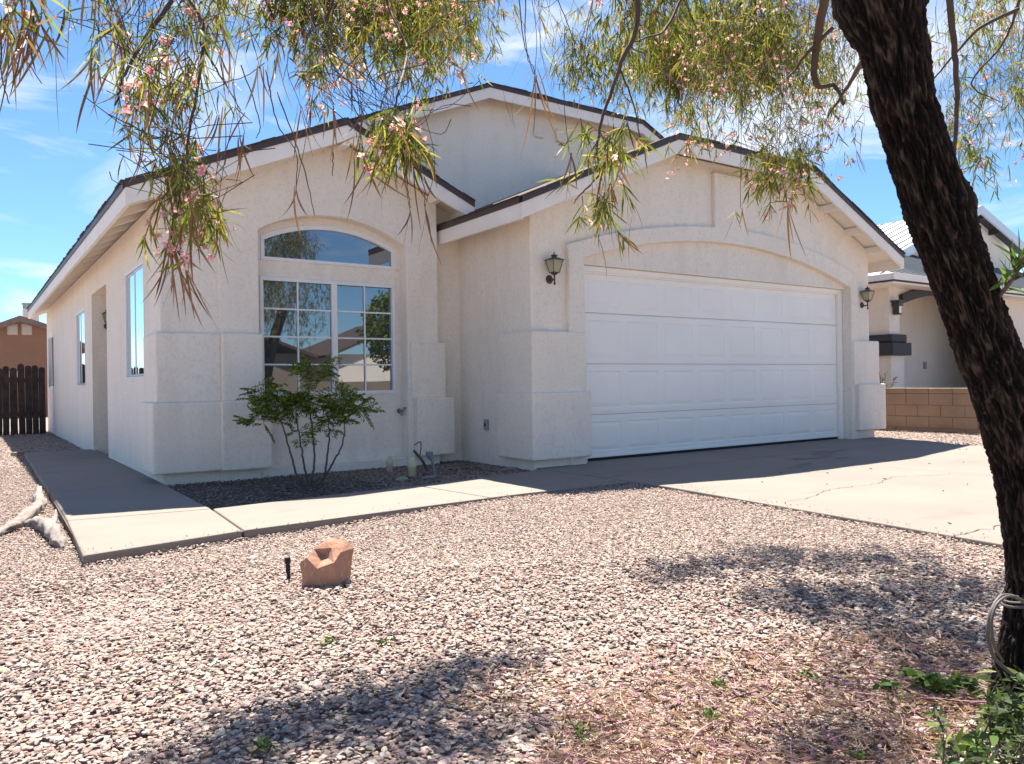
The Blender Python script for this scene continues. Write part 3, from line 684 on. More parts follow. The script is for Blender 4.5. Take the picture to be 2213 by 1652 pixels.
# roofs
def edge_tabs(mb, a, b, seed, up):
    r_ = random.Random(seed); a = Vector(a); b = Vector(b); L = (b-a).length; s_ = 0
    while s_ < L:
        l = r_.uniform(.10, .22); e_ = min(L, s_+l); p0 = a.lerp(b, s_/L); p1 = a.lerp(b, e_/L)
        h = r_.uniform(.004, .016)
        mb.bar(p0+Vector((0, 0, h*.3)), p1+Vector((0, 0, h*.3)), .10+r_.uniform(0, .03), h+.004); s_ = e_+r_.choice((0, 0, .004))
def roof(planes, edges, name='roof'):
    """planes: 3D outlines of the shingle tops; edges: pairs of 3D points with boards under them"""
    sh = MB()
    for p_ in planes: sh.plate(p_, .045)
    o = sh.build(name, M['shingle'], house)
    dk = MB()
    for p_ in planes:
        c_ = sum((Vector(x_) for x_ in p_), Vector())/len(p_)
        dk.plate([tuple(Vector(x_)+(c_-Vector(x_)).normalized()*.02-Vector((0, 0, .048))) for x_ in p_], .03)
    dk.build('soffit', M['trim'], o)
    fb = MB(); dr_ = MB(); tb = MB()
    for i, (a, b, inw) in enumerate(edges):
        a = Vector(a); b = Vector(b); inw = Vector(inw)
        n_ = len(fb.v)
        for (mb, off0, off1, z0_, z1_) in ((dr_, -.014, .028, -.062, .004), (fb, 0, .036, -.225, -.0625)):
            vs = [a+inw*off0+Vector((0, 0, z0_)), b+inw*off0+Vector((0, 0, z0_)), b+inw*off0+Vector((0, 0, z1_)), a+inw*off0+Vector((0, 0, z1_)),
                  a+inw*off1+Vector((0, 0, z0_)), b+inw*off1+Vector((0, 0, z0_)), b+inw*off1+Vector((0, 0, z1_)), a+inw*off1+Vector((0, 0, z1_))]
            mb.raw(vs, [(0, 1, 2, 3), (7, 6, 5, 4), (0, 4, 5, 1), (1, 5, 6, 2), (2, 6, 7, 3), (3, 7, 4, 0)])
        edge_tabs(tb, a+inw*.03+Vector((0, 0, .006)), b+inw*.03+Vector((0, 0, .006)), i+3, 1)
    fb.build('fascia', M['trim'], o); dr_.build('drip_edge', M['drip'], o); tb.build('shingle_edge', M['shingle'], o)
    return o
BACK = (0, 1, 0)
yl = LW['y']; Lx, Lz = LW['L']; Px, Pz = LW['P']; Rx, Rz = LW['R']
ef = side_uv(104, 930)[1]+.35
# eave line runs parallel with the skewed wall
ex = lambda y_: Lx-SKEW*(y_-yl)
r1 = roof([[(Lx, yl, Lz), (Px, yl, Pz), (Px, ef, Pz), (ex(ef), ef, Lz)], [(Px, yl, Pz), (Rx, yl, Rz), (Rx, 10.48, Rz), (Px, 10.48, Pz)]],
     [((Lx, yl, Lz), (Px, yl, Pz), BACK), ((Px, yl, Pz), (Rx, yl, Rz), BACK), ((Lx, yl+.037, Lz), (ex(ef), ef, Lz), (1, 0, 0)), ((Rx, yl+.037, Rz), (Rx, 10.4, Rz), (-1, 0, 0)), ((ex(ef), ef, Lz), (Px, ef, Pz), (0, -1, 0))])
y_ = yl+.35
while y_ < ef-.2:
    x_ = ex(y_); MB().bar((x_+.04, y_, Lz-.125), (x_+.50, y_, Lz-.125+.46*.441), .045, .095).build('rafter_tail', M['trim'], r1); y_ += .61
def lookout(x_, y0_, y1_, z_, r_): MB().box(x_-.045, x_+.045, y0_, y1_, z_-.10, z_).build('lookout', M['trim'], r_)
lookout(3.29, yl+.04, YF+.01, Pz-.17, r1); lookout(4.50, yl+.04, YF+.01, Rz-.078+.438*(Rx-4.50), r1)
yg = GR['y']; (ax_, az_), (px_, pz_), (qx_, qz_), (bx_, bz_) = GR['L'], GR['P'], GR['Q'], GR['R']
rx_ = (px_+qx_)/2; rz_ = pz_+.444*(rx_-px_); ry_ = yg+(rx_-px_)
r2 = roof([[(ax_, yg, az_), (px_, yg, pz_), (rx_, ry_, rz_), (rx_, 10.5, rz_), (ax_, 10.5, az_)], [(px_, yg, pz_), (qx_, yg, qz_), (rx_, ry_, rz_)],
      [(qx_, yg, qz_), (bx_, yg, bz_), (bx_, 16, bz_), (rx_, 16, rz_), (rx_, ry_, rz_)]],
     [((ax_, yg, az_), (px_, yg, pz_), BACK), ((px_, yg, pz_), (qx_, yg, qz_), BACK), ((qx_, yg, qz_), (bx_, yg, bz_), BACK), ((bx_, yg+.037, bz_), (bx_, 16, bz_), (-1, 0, 0)), ((ax_, yg+.037, az_), (ax_, YF+.05, az_), (1, 0, 0))])
for x_ in (9.75, 10.35, 10.98, 11.52): lookout(x_, yg+.04, YG+.01, bz_-.078+.4455*(bx_-x_), r2)
yu = UP['y']; (ux0, uz0), (ux1, uz1), (ux2, uz2), (ux3, uz3) = UP['L'], UP['P'], UP['Q'], UP['R']
urx = (ux1+ux2)/2; urz = uz1+.43*(urx-ux1); ury = yu+(urx-ux1)
roof([[(ux0, yu, uz0), (ux1, yu, uz1), (urx, ury, urz), (urx, 20, urz), (ux0, 20, uz0)], [(ux1, yu, uz1), (ux2, yu, uz2), (urx, ury, urz)], [(ux2, yu, uz2), (ux3, yu, uz3), (ux3, 20, uz3), (urx, 20, urz), (urx, ury, urz)]],
     [((ux0, yu, uz0), (ux1, yu, uz1), BACK), ((ux1, yu, uz1), (ux2, yu, uz2), BACK), ((ux2, yu, uz2), (ux3, yu, uz3), BACK)])
sw2 = MB(); sw2.quad((3.6, 10.6, 2.4), (3.6, 20, 2.4), (3.6, 20, 4.3), (3.6, 10.6, 4.3)); sw2.build('wall', M['stucco'], house); sw2 = MB(); sw2.quad((12.9, 10.6, 2.4), (12.9, 20, 2.4), (12.9, 20, 4.3), (12.9, 10.6, 4.3)); sw2.build('wall', M['stucco'], house)

# lanterns, faucet, outlet
def lantern(x, y, z, label, grp, s=.86):
    t = thing('wall_lantern', label, 'wall lamp', (x, y, z), grp)
    L = lambda dx, dy, dz: (x+dx*s, y+dy*s, z+dz*s)
    b = MB(); b.lathe([(.055*s, 0), (.058*s, -.008*s), (.045*s, -.02*s), (.03*s, -.024*s)], L(0, 0, -.13), 20, 'y')
    b.tube(curve([L(0, -.02, -.13), L(0, -.07, -.145), L(0, -.11, -.13), L(0, -.115, -.10)], 6), .011*s, 8)
    b.lathe([(.004*s, -.215*s), (.012*s, -.205*s), (.018*s, -.195*s), (.010*s, -.185*s), (.010*s, -.09*s), (.022*s, -.085*s), (.045*s, -.07*s), (.05*s, -.055*s)], L(0, -.115, 0), 14)
    b.build('bracket', M['black'], t, smooth=False)
    cgl = [(.046, -.055), (.082, .105)]
    gp = MB(); cg = MB(); cx, cy = x, y-.115*s
    for k in range(4):
        a0 = math.pi/4+k*math.pi/2; a1 = a0+math.pi/2; q0, q1 = cgl; rt = 1.414
        P_ = lambda a, rr_, h: (cx+rr_*s*rt*math.cos(a), cy+rr_*s*rt*math.sin(a), z+h*s)
        gp.quad(P_(a0, q0[0]-.002, q0[1]), P_(a1, q0[0]-.002, q0[1]), P_(a1, q1[0]-.002, q1[1]), P_(a0, q1[0]-.002, q1[1]))
        cg.bar(P_(a0, *q0), P_(a0, *q1), .007*s, .007*s, (0, 1, 0)); cg.bar(P_(a0, *q0), P_(a1, *q0), .008*s, .01*s); cg.bar(P_(a0, *q1), P_(a1, *q1), .008*s, .008*s)
        cg.quad(P_(a0, .10, .105), P_(a1, .10, .105), P_(a1, .035, .14), P_(a0, .035, .14))
        cg.quad(P_(a0, .10, .105), P_(a1, .10, .105), P_(a1, .07, .103), P_(a0, .07, .103))
    cg.lathe([(.034*s, .135*s), (.034*s, .155*s), (.044*s, .16*s), (.044*s, .168*s), (.02*s, .18*s), (.006*s, .184*s), (.006*s, .194*s), (.010*s, .20*s), (.004*s, .21*s)], (cx, cy, z), 14)
    cg.build('cage', M['black'], t); gp.build('lamp_glass', M['lantern_glass'], t)
    MB().lathe([(.012*s, -.05*s), (.012*s, .02*s), (.018*s, .035*s), (.018*s, .055*s), (.006*s, .075*s)], (cx, cy, z), 10).build('bulb', M['vinyl'], t)
    return t
pL = on(1200, 580, 1, YG-.115); lantern(pL.x, YG, pL.z+.0, 'bronze carriage lantern left of the garage door', 'carriage lanterns on the garage wall')
pL = on(1877, 643, 1, YG-.115); lantern(pL.x, YG, pL.z+.0, 'bronze carriage lantern right of the garage door, by the roof edge', 'carriage lanterns on the garage wall')
fz = q(DR[1]-.25, 2.0, .02); fw = lantern(fz.x+.18, DR[1]-.02, 2.0, 'dark lantern hanging in the side entry recess', None, .8)
pO = on(1053, 918, 0, 4.975)
ot = thing('outlet_cover', 'grey weatherproof outlet cover on the garage side wall', 'outlet cover', (4.975, pO.y, pO.z))
MB().box(4.945, 4.974, pO.y-.04, pO.y+.04, pO.z-.065, pO.z+.065).build('cover', M['grey_plastic'], ot, bevel=.006)
MB().lathe([(.014, 0), (.014, -.006)], (4.945, pO.y, pO.z), 12, 'x').build('lock', M['slot'], ot)
MB().box(4.936, 4.944, pO.y-.006, pO.y+.006, pO.z-.02, pO.z+.02).build('latch', M['slot'], ot)
pF = on(862, 888, 1, YR)
ft = thing('outdoor_faucet', 'small brass garden faucet under the right side of the big window', 'faucet', (pF.x, YR, pF.z))
b = MB(); b.lathe([(.028, 0), (.028, -.006), (.012, -.008), (.012, -.05), (.016, -.055), (.016, -.085), (.01, -.09)], (pF.x, YR-.001, pF.z), 12, 'y')
b.tube([(pF.x, YR-.07, pF.z), (pF.x-.01, YR-.095, pF.z-.02), (pF.x-.012, YR-.10, pF.z-.055)], [.012, .012, .014], 8); b.build('body', M['pipe'], ft)
b = MB(); b.tube([(pF.x+.0, YR-.07, pF.z), (pF.x+.03, YR-.10, pF.z+.03)], .005, 6); b.lathe([(.030, 0), (.034, .005), (.030, .010)], (pF.x+.035, YR-.105, pF.z+.03), 10); b.build('handle', M['pipe'], ft)

# ------------------------------------------------------------------ small things in the bed
def cap(u, v, s, label):
    P_ = on(u, v, 2, -.035); t = thing('cleanout_cap', label, 'pipe cap', tuple(P_), 'cleanout caps in the planting bed')
    MB().lathe([(.055*s, -.02), (.055*s, .135*s), (.059*s, .14*s)], tuple(P_), 24).build('pipe', M['pvc'], t, smooth=True)
    MB().lathe([(.062*s, .142*s), (.064*s, .16*s), (.062*s, .20*s), (.052*s, .25*s), (.034*s, .28*s), (.012*s, .295*s)], tuple(P_), 24).build('cap', M['pvc'], t, smooth=True)
cap(842, 1021, .62, 'yellowed dome topped pipe cap nearer the window wall'); cap(891, 1033, .74, 'larger yellowed dome topped pipe cap nearer the walk')
P_ = on(940, 1030, 2, -.035); t = thing('grey_pipe_stub', 'leaning grey pipe with a bracket head beside the pipe caps', 'pipe', tuple(P_))
MB().tube([P_+Vector((0, 0, -.02)), P_+Vector((-.015, .01, .12)), P_+Vector((-.03, .02, .26))], [.015, .015, .017], 12).build('pipe', M['pipe'], t)
b = MB(); b.box(P_.x-.085, P_.x-.03, P_.y+.0, P_.y+.04, P_.z+.215, P_.z+.262); b.tube([P_+Vector((-.06, .02, .215)), P_+Vector((-.035, .01, .17))], [.022, .010], 8); b.build('bracket', M['pipe'], t, bevel=.01)
P_ = on(915, 1020, 2, -.035); t = MB()
t.tube(curve([P_+Vector((.06, 0, 0)), P_+Vector((0, .02, .12)), P_+Vector((-.09, .05, .24))], 5), [.016]*10+[.012], 7)
t.tube(curve([P_+Vector((-.03, .03, .16)), P_+Vector((-.01, .03, .26)), P_+Vector((-.02, .03, .33)), P_+Vector((-.10, .02, .30))], 5), .006, 6)
tag(t.build('dead_stump', M['stem']), 'dead leaning twig stump between pipe cap and pipe', 'stump')
def boulder(name, c, size, mat, seed, sub=3, rough=.18, flatb=True, smooth=True):
    bm = bmesh.new(); bmesh.ops.create_icosphere(bm, subdivisions=sub, radius=1)
    for v_ in bm.verts:
        n_ = noise.noise(v_.co*1.1+Vector((seed, 0, 0)))*rough+noise.noise(v_.co*3+Vector((seed, 4, 0)))*rough*.4
        v_.co *= 1+n_; v_.co = Vector((v_.co.x*size[0], v_.co.y*size[1], v_.co.z*size[2]))+Vector(c)
    me = bpy.data.meshes.new(name); bm.to_mesh(me); bm.free(); me.materials.append(mat)
    for pl in me.polygons: pl.use_smooth = smooth
    o = bpy.data.objects.new(name, me); COL.objects.link(o); return o
P_ = on(868, 1038, 2, -.03); tag(boulder('mossy_rock', P_, (.075, .05, .04), M['moss_rock'], 2.2), 'small greenish rock left of the nearer pipe cap', 'rock')
P_ = on(925, 1034, 2, -.03); tag(boulder('grey_rock', P_+Vector((.02, 0, 0)), (.12, .04, .025), plain('grey_rock', (.22, .2, .2), .9, .3, 12, .5), 5.2), 'flat grey rock between the pipe cap and the pipe', 'rock')
P_ = on(1100, 1016, 2, -.04); tag(boulder('flat_stone', P_, (.14, .06, .03), plain('buff_rock', (.33, .29, .26), .9, .2, 12, .5), 8.2), 'flat buff stone at the walk edge below the garage corner', 'rock')

# red boulder in the yard
RB = on(704, 1268, 2, GZ)
k_ = 1/ (FPX)*(RB.x*math.sin(YAW)+RB.y*math.cos(YAW))
def rk(du, dv, dd):   # local: right, up, away in metres about the boulder base
    return RB+Vector(AX[0])*du*k_+Vector((0, 0, 1))*dv*k_+Vector((math.sin(YAW), math.cos(YAW), 0))*dd
bm = bmesh.new()
RP = dict(a=(-50,-7,0), b=(-5,-10,-.02), c=(30,-7,-.005), d=(46,8,.09), e=(-40,6,.16), f=(-56,48,.01), g=(-41,62,0), h=(-15,42,-.03), i=(22,55,-.035), k=(31,72,.02),
          m=(-8,63,.05), n=(10,81,.035), o=(-30,76,.05), p=(2,98,.09), q=(36,92,.09), r=(54,76,.08), s=(0,60,.26), t=(0,0,.24))
RV = {k: bm.verts.new(rk(*v)) for k, v in RP.items()}
for f_ in 'abh ahf fhg bci bih ghm him inm gmo mno ikn nkq krq cdk cki drk onp nqp fgo foe afe ops eos pqs qrs rds est sdt'.split(): bm.faces.new([RV[x] for x in f_])
bmesh.ops.recalc_face_normals(bm, faces=bm.faces)
bmesh.ops.subdivide_edges(bm, edges=bm.edges, cuts=5, use_grid_fill=True)
bm.normal_update()
for v_ in bm.verts:
    loc = v_.co-RB; v_.co += v_.normal*(noise.noise(loc*18+Vector((3, 1, 0)))*.0055+noise.noise(loc*55)*.0025)
me = bpy.data.meshes.new('boulder'); bm.to_mesh(me); bm.free(); me.materials.append(M['rock'])
for pl in me.polygons: pl.use_smooth = True
me.set_sharp_from_angle(angle=math.radians(20))
o = bpy.data.objects.new('boulder', me); COL.objects.link(o); tag(o, 'reddish sandstone boulder alone on the gravel', 'boulder')

P_ = on(622, 1250, 2, GZ); t = thing('stake_light', 'small black plastic stake standing in the gravel beside the red boulder', 'stake', tuple(P_))
b = MB(); b.box(P_.x-.013, P_.x+.013, P_.y-.012, P_.y+.012, P_.z+.075, P_.z+.108); b.build('head', M['rubber'], t, bevel=.003)
b = MB(); b.bar(P_+Vector((.006, 0, -.02)), P_+Vector((0, 0, .078)), .014, .018, (0, 1, 0)); b.bar(P_+Vector((0, -.006, .03)), P_+Vector((0, -.006, .07)), .022, .008, (0, 1, 0)); b.build('spike', M['rubber'], t)
for (u, v, s_, lb) in ((548, 1207, .022, 'scrap of white paper between walk corner and red boulder'), (1645, 1262, .015, 'white scrap of paper at the shadow edge in the gravel')):
    P_ = on(u, v, 2, GZ+.012); bm = MB(); r_ = random.Random(u); n_ = 7
    ring = [P_+Vector((s_*math.cos(a)*r_.uniform(.6, 1.2), s_*.6*math.sin(a)*r_.uniform(.6, 1.2), r_.uniform(0, .012))) for a in [2*math.pi*k/n_ for k in range(n_)]]
    top = P_+Vector((0, 0, .014))
    for k in range(n_): bm.poly([ring[k], ring[(k+1) % n_], top])
    tag(bm.build('paper_scrap', M['litter_white']), lb, 'litter')

# driftwood beside the walk
def limb(mb, pts, rads, seg=18, amp=.18, seed=0, n=14):
    P = curve(pts, n); m_ = len(P); R = [np.interp(i/(m_-1), np.linspace(0, 1, len(rads)), rads) for i in range(m_)]
    n0 = len(mb.v); mb.tube(P, R, seg)
    for i in range(n0, len(mb.v)):
        j = (i-n0)//seg
        if j >= m_: continue
        v_ = Vector(mb.v[i]); k = (i-n0) % seg; c_ = P[j]
        h = noise.noise(Vector((k*.9, j*.12, seed)))*amp+noise.noise(Vector((k*2.1, j*.3, seed+5)))*amp*.5
        mb.v[i] = tuple(c_+(v_-c_)*(1+h*2))
dw = MB()
A = lambda u, v, z: Vector((on(u, v, 2, GZ).x, on(u, v, 2, GZ).y, GZ+z))
limb(dw, [A(84, 1062, .03), A(84, 1085, .035), A(86, 1102, .03), A(62, 1122, .04), A(35, 1142, .03), A(0, 1156, .015), A(-40, 1170, .0)], [.025, .038, .045, .045, .036, .024, .010], amp=.3, seed=1)
tag(dw.build('driftwood', M['driftwood'], smooth=True), 'bleached white driftwood limb beside the walk edge', 'driftwood', 'pieces of driftwood')
dw = MB()
limb(dw, [A(55, 1140, .02), A(85, 1140, .03), A(108, 1155, .035), A(125, 1178, .03), A(136, 1186, .0)], [.025, .045, .055, .042, .012], amp=.34, seed=4)
limb(dw, [A(112, 1150, .02), A(118, 1138, .05), A(121, 1128, .09)], [.03, .02, .006], seed=6)
tag(dw.build('driftwood', M['driftwood'], smooth=True), 'short broken piece of driftwood with an upright spur, in front of the longer limb', 'driftwood', 'pieces of driftwood')
P0 = on(30, 982, 2, GZ+.03); P1 = on(58, 978, 2, GZ+.03)
tag(MB().bar(P0, P1, .10, .05).build('wood_scrap', plain('old_board', (.30, .22, .18), .9)), 'short old board lying at the far end of the walk', 'board')

# ------------------------------------------------------------------ neighbours
# fence
YFc = on(60, 941, 2, GZ-.02).y; xe = on(99, 900, 1, YFc).x
fn = thing('picket_fence', 'tall dark weathered wooden fence of round topped pickets at the side yard', 'fence', (xe-2, YFc, GZ))
x_ = xe; r_ = random.Random(4); k = 0
while x_ > xe-6.5:
    w_ = r_.uniform(.12, .145); h_ = 1.50+r_.uniform(-.05, .06)-.06*min(3, (xe-x_)*.8); 
    tl = r_.uniform(-.012, .012); n_ = 7
    out_ = [(0, GZ-.05)] + [(w_, GZ-.05)] + [(w_, h_-.07)] + [(w_/2+w_/2*math.cos(a), h_-.07+.05*math.sin(a)) for a in [math.pi*q_/6 for q_ in range(1, 6)]] + [(0, h_-.07)]
    yy = YFc+r_.uniform(-.008, .008)
    mb = MB(); mb.prism(out_, lambda p: (x_-w_+p[0]+tl*p[1], yy, p[1]), lambda p: (x_-w_+p[0]+tl*p[1], yy+.02, p[1]))
    mb.build('picket', M['fence'], fn); x_ -= w_+r_.choice((.004, .008, .018, .025)); k += 1
for z_ in (.35, 1.10): MB().box(xe-6.5, xe, YFc+.022, YFc+.06, z_, z_+.09).build('rail', M['fence'], fn)

# tan house beyond the fence
YH = 34.0; Hh = lambda u, v: on(u, v, 1, YH)
th = thing('tan_house', 'tan stucco house with louvred gable vents beyond the wooden fence', 'house', (-2, YH, 0))
pk = Hh(42, 684); ll = Hh(-130, 745); rr2 = Hh(214, 738)
mb = MB(); mb.xz([(ll.x+.3, -.3), (ll.x+.3, ll.z+.1), (pk.x, pk.z-.15), (rr2.x-.3, rr2.z+.1), (rr2.x-.3, -.3)], YH, YH+9); mb.build('wall', M['tan'], th)
rm = MB(); rm.prism([(ll.x, ll.z), (pk.x, pk.z), (rr2.x, rr2.z), (rr2.x, rr2.z-.2), (pk.x, pk.z-.22), (ll.x, ll.z-.2)], lambda p: (p[0], YH-.4, p[1]), lambda p: (p[0], YH+9.3, p[1]))
rm.build('roof', plain('brown_tile', (.20, .14, .12), .9, .3, 5, .5), th)
for (u0, u1) in ((15.5, 38), (46.5, 69)):
    a = Hh(u0, 724); b_ = Hh(u1, 701); v_ = MB(); v_.box(a.x, b_.x, YH-.04, YH-.001, a.z, b_.z)
    vo_ = v_.build('gable_vent', M['louvre'], th); s_ = MB(); n_ = 7
    for k in range(n_):
        z_ = a.z+.06+(b_.z-a.z-.1)*k/n_; s_.bar((a.x+.04, YH-.06, z_), (b_.x-.04, YH-.06, z_), .05, .012)
    s_.build('louvre', M['vinyl'], vo_)
a = Hh(-30, 815); b_ = Hh(47, 802); MB().box(a.x, b_.x, YH-.05, YH-.001, a.z, b_.z).build('window_head', M['vinyl'], th)
# chimney block behind
ch = thing('pale_chimney', 'pale block chimney with three pots rising behind the tan house', 'chimney', tuple(on(66, 700, 1, 44)))
a = on(50, 700, 1, 44); b_ = on(83, 670, 1, 44)
MB().box(a.x, b_.x, 43.5, 44.6, 0, b_.z).build('stack', M['white_stucco'], ch)
for u in (56, 66, 77):
    p_ = on(u, 668, 1, 44); MB().lathe([(.13, -.15), (.13, .12), (.17, .13), (.17, .2)], (p_.x, 44, b_.z+.1), 12).build('pot', M['grey_plastic'], ch)

# block wall on the right
XB = 13.55
bwt = thing('block_wall', 'low tan concrete block wall between the driveway and the pale house', 'wall', (XB, 6, GZ))
zt = on(1990, 839, 0, XB).z; nC = 4; ch_ = .2
MB().box(XB+.01, XB+.19, -3, 9.3, GZ-.1, zt-.06).build('core', M['mortar'], bwt)
bl = MB(); r_ = random.Random(3); z1_ = zt-.10; row = 0
while z1_ > GZ-.1:
    y_ = -3+(.2 if row % 2 else 0)
    while y_ < 9.25:
        bl.box(XB+r_.uniform(-.003, .002), XB+.2, y_, min(9.3, y_+.392), z1_-.192, z1_); y_ += .40
    z1_ -= .20; row += 1
MB_ = bl.build('block_course', M['block'], bwt, bevel=.006)
bl = MB(); y_ = -3.0
while y_ < 9.3: bl.box(XB-.012, XB+.212, y_, min(9.3, y_+.392), zt-.092, zt+r_.uniform(-.004, .004)); y_ += .40
bl.build('cap_block', M['block'], bwt, bevel=.01)

# pale house on the right
nh = thing('pale_house', 'pale stucco house with white metal roof and charcoal porch arch beyond the block wall', 'house', (18, 9, 0))
YN = 9.0; XN = on(1921.5, 650, 1, YN).x
n_ = lambda u, v: on(u, v, 1, YN)
ze = n_(1931, 603).z
xa, xb = n_(1944, 700).x, n_(2160, 700).x; zs_ = n_(1944, 657).z; za_ = n_(2050, 637).z
opening = arcpts((xa, zs_), ((xa+xb)/2, za_), (xb, zs_), 18)
mb = MB(); mb.xz([(XN, -.1), (XN, ze), (26, ze), (26, -.1), (xb, -.1)]+opening[::-1]+[(xa, -.1)], YN, YN+.35); mb.build('wall', M['white_stucco'], nh)
mb = MB(); mb.quad((XN, YN+.35, -.1), (XN, YN+7, -.1), (XN, YN+7, ze), (XN, YN+.35, ze)); mb.quad((XN, YN+1.6, -.1), (26, YN+1.6, -.1), (26, YN+1.6, ze), (XN, YN+1.6, ze)); mb.build('wall', M['white_stucco'], nh)
MB().box(XN, 26, YN+.35, YN+1.6, ze-.05, ze-.02).build('porch_ceiling', M['white_stucco'], nh)
o2 = arcpts((xa, zs_+.0), ((xa+xb)/2, za_), (xb, zs_), 18); o3 = arcpts((xa-.02, zs_+.19), ((xa+xb)/2, za_+.19), (xb+.02, zs_+.19), 18)
mb = MB(); mb.xz(o2+o3[::-1], YN-.09, YN+.36); mb.build('porch_arch', M['dark_paint'], nh)
pc0 = n_(1944, 769); cap0 = n_(1944, 745)
MB().box(XN-.06, xa+.06, YN-.06, YN+.5, -.1, pc0.z).build('column_base', M['white_stucco'], nh, bevel=.01)
MB().box(XN-.16, xa+.18, YN-.16, YN+.6, pc0.z, pc0.z+.27).build('column_cap', M['dark_paint'], nh, bevel=.01)
MB().box(XN-.10, xa+.12, YN-.10, YN+.55, pc0.z+.272, pc0.z+.45).build('column_cap', M['dark_paint'], nh, bevel=.03)
pl_ = on(1940, 660, 1, YN-.1); lm = MB(); lm.box(pl_.x-.07, pl_.x+.07, YN-.18, YN-.01, pl_.z-.02, pl_.z+.07); lm.box(pl_.x-.13, pl_.x+.13, YN-.2, YN-.01, pl_.z+.069, pl_.z+.10); lm.box(pl_.x-.06, pl_.x-.052, YN-.16, YN-.03, pl_.z-.2, pl_.z-.019); lm.box(pl_.x-.053, pl_.x+.055, YN-.16, YN-.03, pl_.z-.2, pl_.z-.17)
lo_ = lm.build('porch_lamp', M['black'], nh); MB().box(pl_.x-.05, pl_.x+.05, YN-.155, YN-.035, pl_.z-.17, pl_.z-.02).build('lamp_glass', M['vinyl'], lo_)
for (u, v) in ((1997, 790), (2146, 805)):
    p_ = on(2010+ (u-2010), v, 1, YN+1.6); MB().box(p_.x-.05, p_.x+.05, YN+1.55, YN+1.6, p_.z-.09, p_.z+.09).build('outlet', M['grey_plastic'], nh)
# eaves, lower hip roof and the gable on it
mr_ = M['metal_roof']; eo = .45
ex0, ey0 = on(1929, 597, 1, YN-eo).x, YN-eo; ezt = on(1929, 592, 1, YN-eo).z
rise = .42
mb = MB(); run = 4.2
mb.plate([(ex0, ey0, ezt), (30, ey0, ezt), (30, ey0+run, ezt+run*rise), (ex0+run, ey0+run, ezt+run*rise)], .03)
mb.plate([(ex0, ey0, ezt), (ex0+run, ey0+run, ezt+run*rise), (ex0+run, 18, ezt+run*rise), (ex0, 18, ezt)], .03)
mbs = MB(); mbs2 = MB()
for k in range(34):
    x_ = ex0+.3+k*.4; t_ = min(run, x_-ex0)
    mbs.bar((x_, ey0, ezt+.012), (x_, ey0+t_, ezt+t_*rise+.012), .025, .035)
    y_ = ey0+.3+k*.4
    if y_ < 17: t_ = min(run, y_-ey0); mbs2.bar((ex0, y_, ezt+.012), (ex0+t_, y_, ezt+t_*rise+.012), .025, .035)
rf = mb.build('roof', mr_, nh); mbs.build('roof_seams', M['seam'], rf); mbs2.build('roof_seams', M['seam'], rf)
mb = MB(); mb.box(ex0-.05, 30, ey0-.06, ey0-.002, ezt-.12, ezt+.02); mb.box(ex0-.05, ex0-.002, ey0, 18, ezt-.12, ezt+.02); mb.build('gutter', M['trim'], rf, bevel=.01); mb = MB(); mb.box(ex0-.05, 30, ey0-.064, ey0+.02, ezt-.150, ezt-.122); mb.box(ex0-.054, ex0+.02, ey0+.021, 18, ezt-.150, ezt-.122); mb.build('dark_strip', M['dark_paint'], rf)  # gutter, then a thin dark line along the bottom of the eave
mb = MB(); mb.box(ex0-.02, 30, ey0-.03, YN+.2, ezt-.19, ezt-.152); mb.box(ex0-.02, XN+.2, YN+.21, 18, ezt-.19, ezt-.152); mb.build('soffit', M['trim'], rf)
YT = ey0+3.0
t_ = lambda u, v: on(u, v, 1, YT)
gp_, gl_, gr_ = t_(2120, 446), t_(1945.5, 545), t_(2192, 509)
sl = (gp_.z-gr_.z)/(gr_.x-gp_.x); glz = gl_.z; slL = (gp_.z-gl_.z)/(gp_.x-gl_.x)
mb = MB(); mb.xz([(gl_.x+.3, ezt+.1), (gl_.x+.3, glz+.02), (gp_.x, gp_.z-.25), (gr_.x+.9, gp_.z-.25-sl*(gr_.x+.9-gp_.x)), (gr_.x+.9, ezt+.1)], YT+.4, YT+.5); mb.build('gable', M['white_stucco'], nh)
LB = 12
mb = MB(); mbt = MB()
mb.plate([(gl_.x, YT, gl_.z), (gp_.x, YT, gp_.z), (gp_.x, YT+LB, gp_.z), (gl_.x, YT+LB, gl_.z)], .04)
mb.plate([(gp_.x, YT, gp_.z), (gr_.x+1.2, YT, gp_.z-sl*(gr_.x+1.2-gp_.x)), (gr_.x+1.2, YT+LB, gp_.z-sl*(gr_.x+1.2-gp_.x)), (gp_.x, YT+LB, gp_.z)], .04)
for k in range(26):
    y_ = YT+.2+k*.42; mbt.bar((gl_.x, y_, gl_.z+.012), (gp_.x, y_, gp_.z+.012), .025, .035)
rf2 = mb.build('roof', mr_, nh); mbt.build('roof_seams', M['seam'], rf2)
mb = MB()
for a, b_ in (((gl_.x, YT, gl_.z), (gp_.x, YT, gp_.z)), ((gp_.x, YT, gp_.z), (gr_.x+1.2, YT, gp_.z-sl*(gr_.x+1.2-gp_.x)))):
    a = Vector(a); b_ = Vector(b_); vs = []
    for oo in (-.03, .03): vs += [a+Vector((0, oo, -.24)), b_+Vector((0, oo, -.24)), b_+Vector((0, oo, .03)), a+Vector((0, oo, .03))]
    mb.raw(vs, [(0, 1, 2, 3), (7, 6, 5, 4), (0, 4, 5, 1), (1, 5, 6, 2), (2, 6, 7, 3), (3, 7, 4, 0)])
mb.build('fascia', M['metal_roof'], rf2)
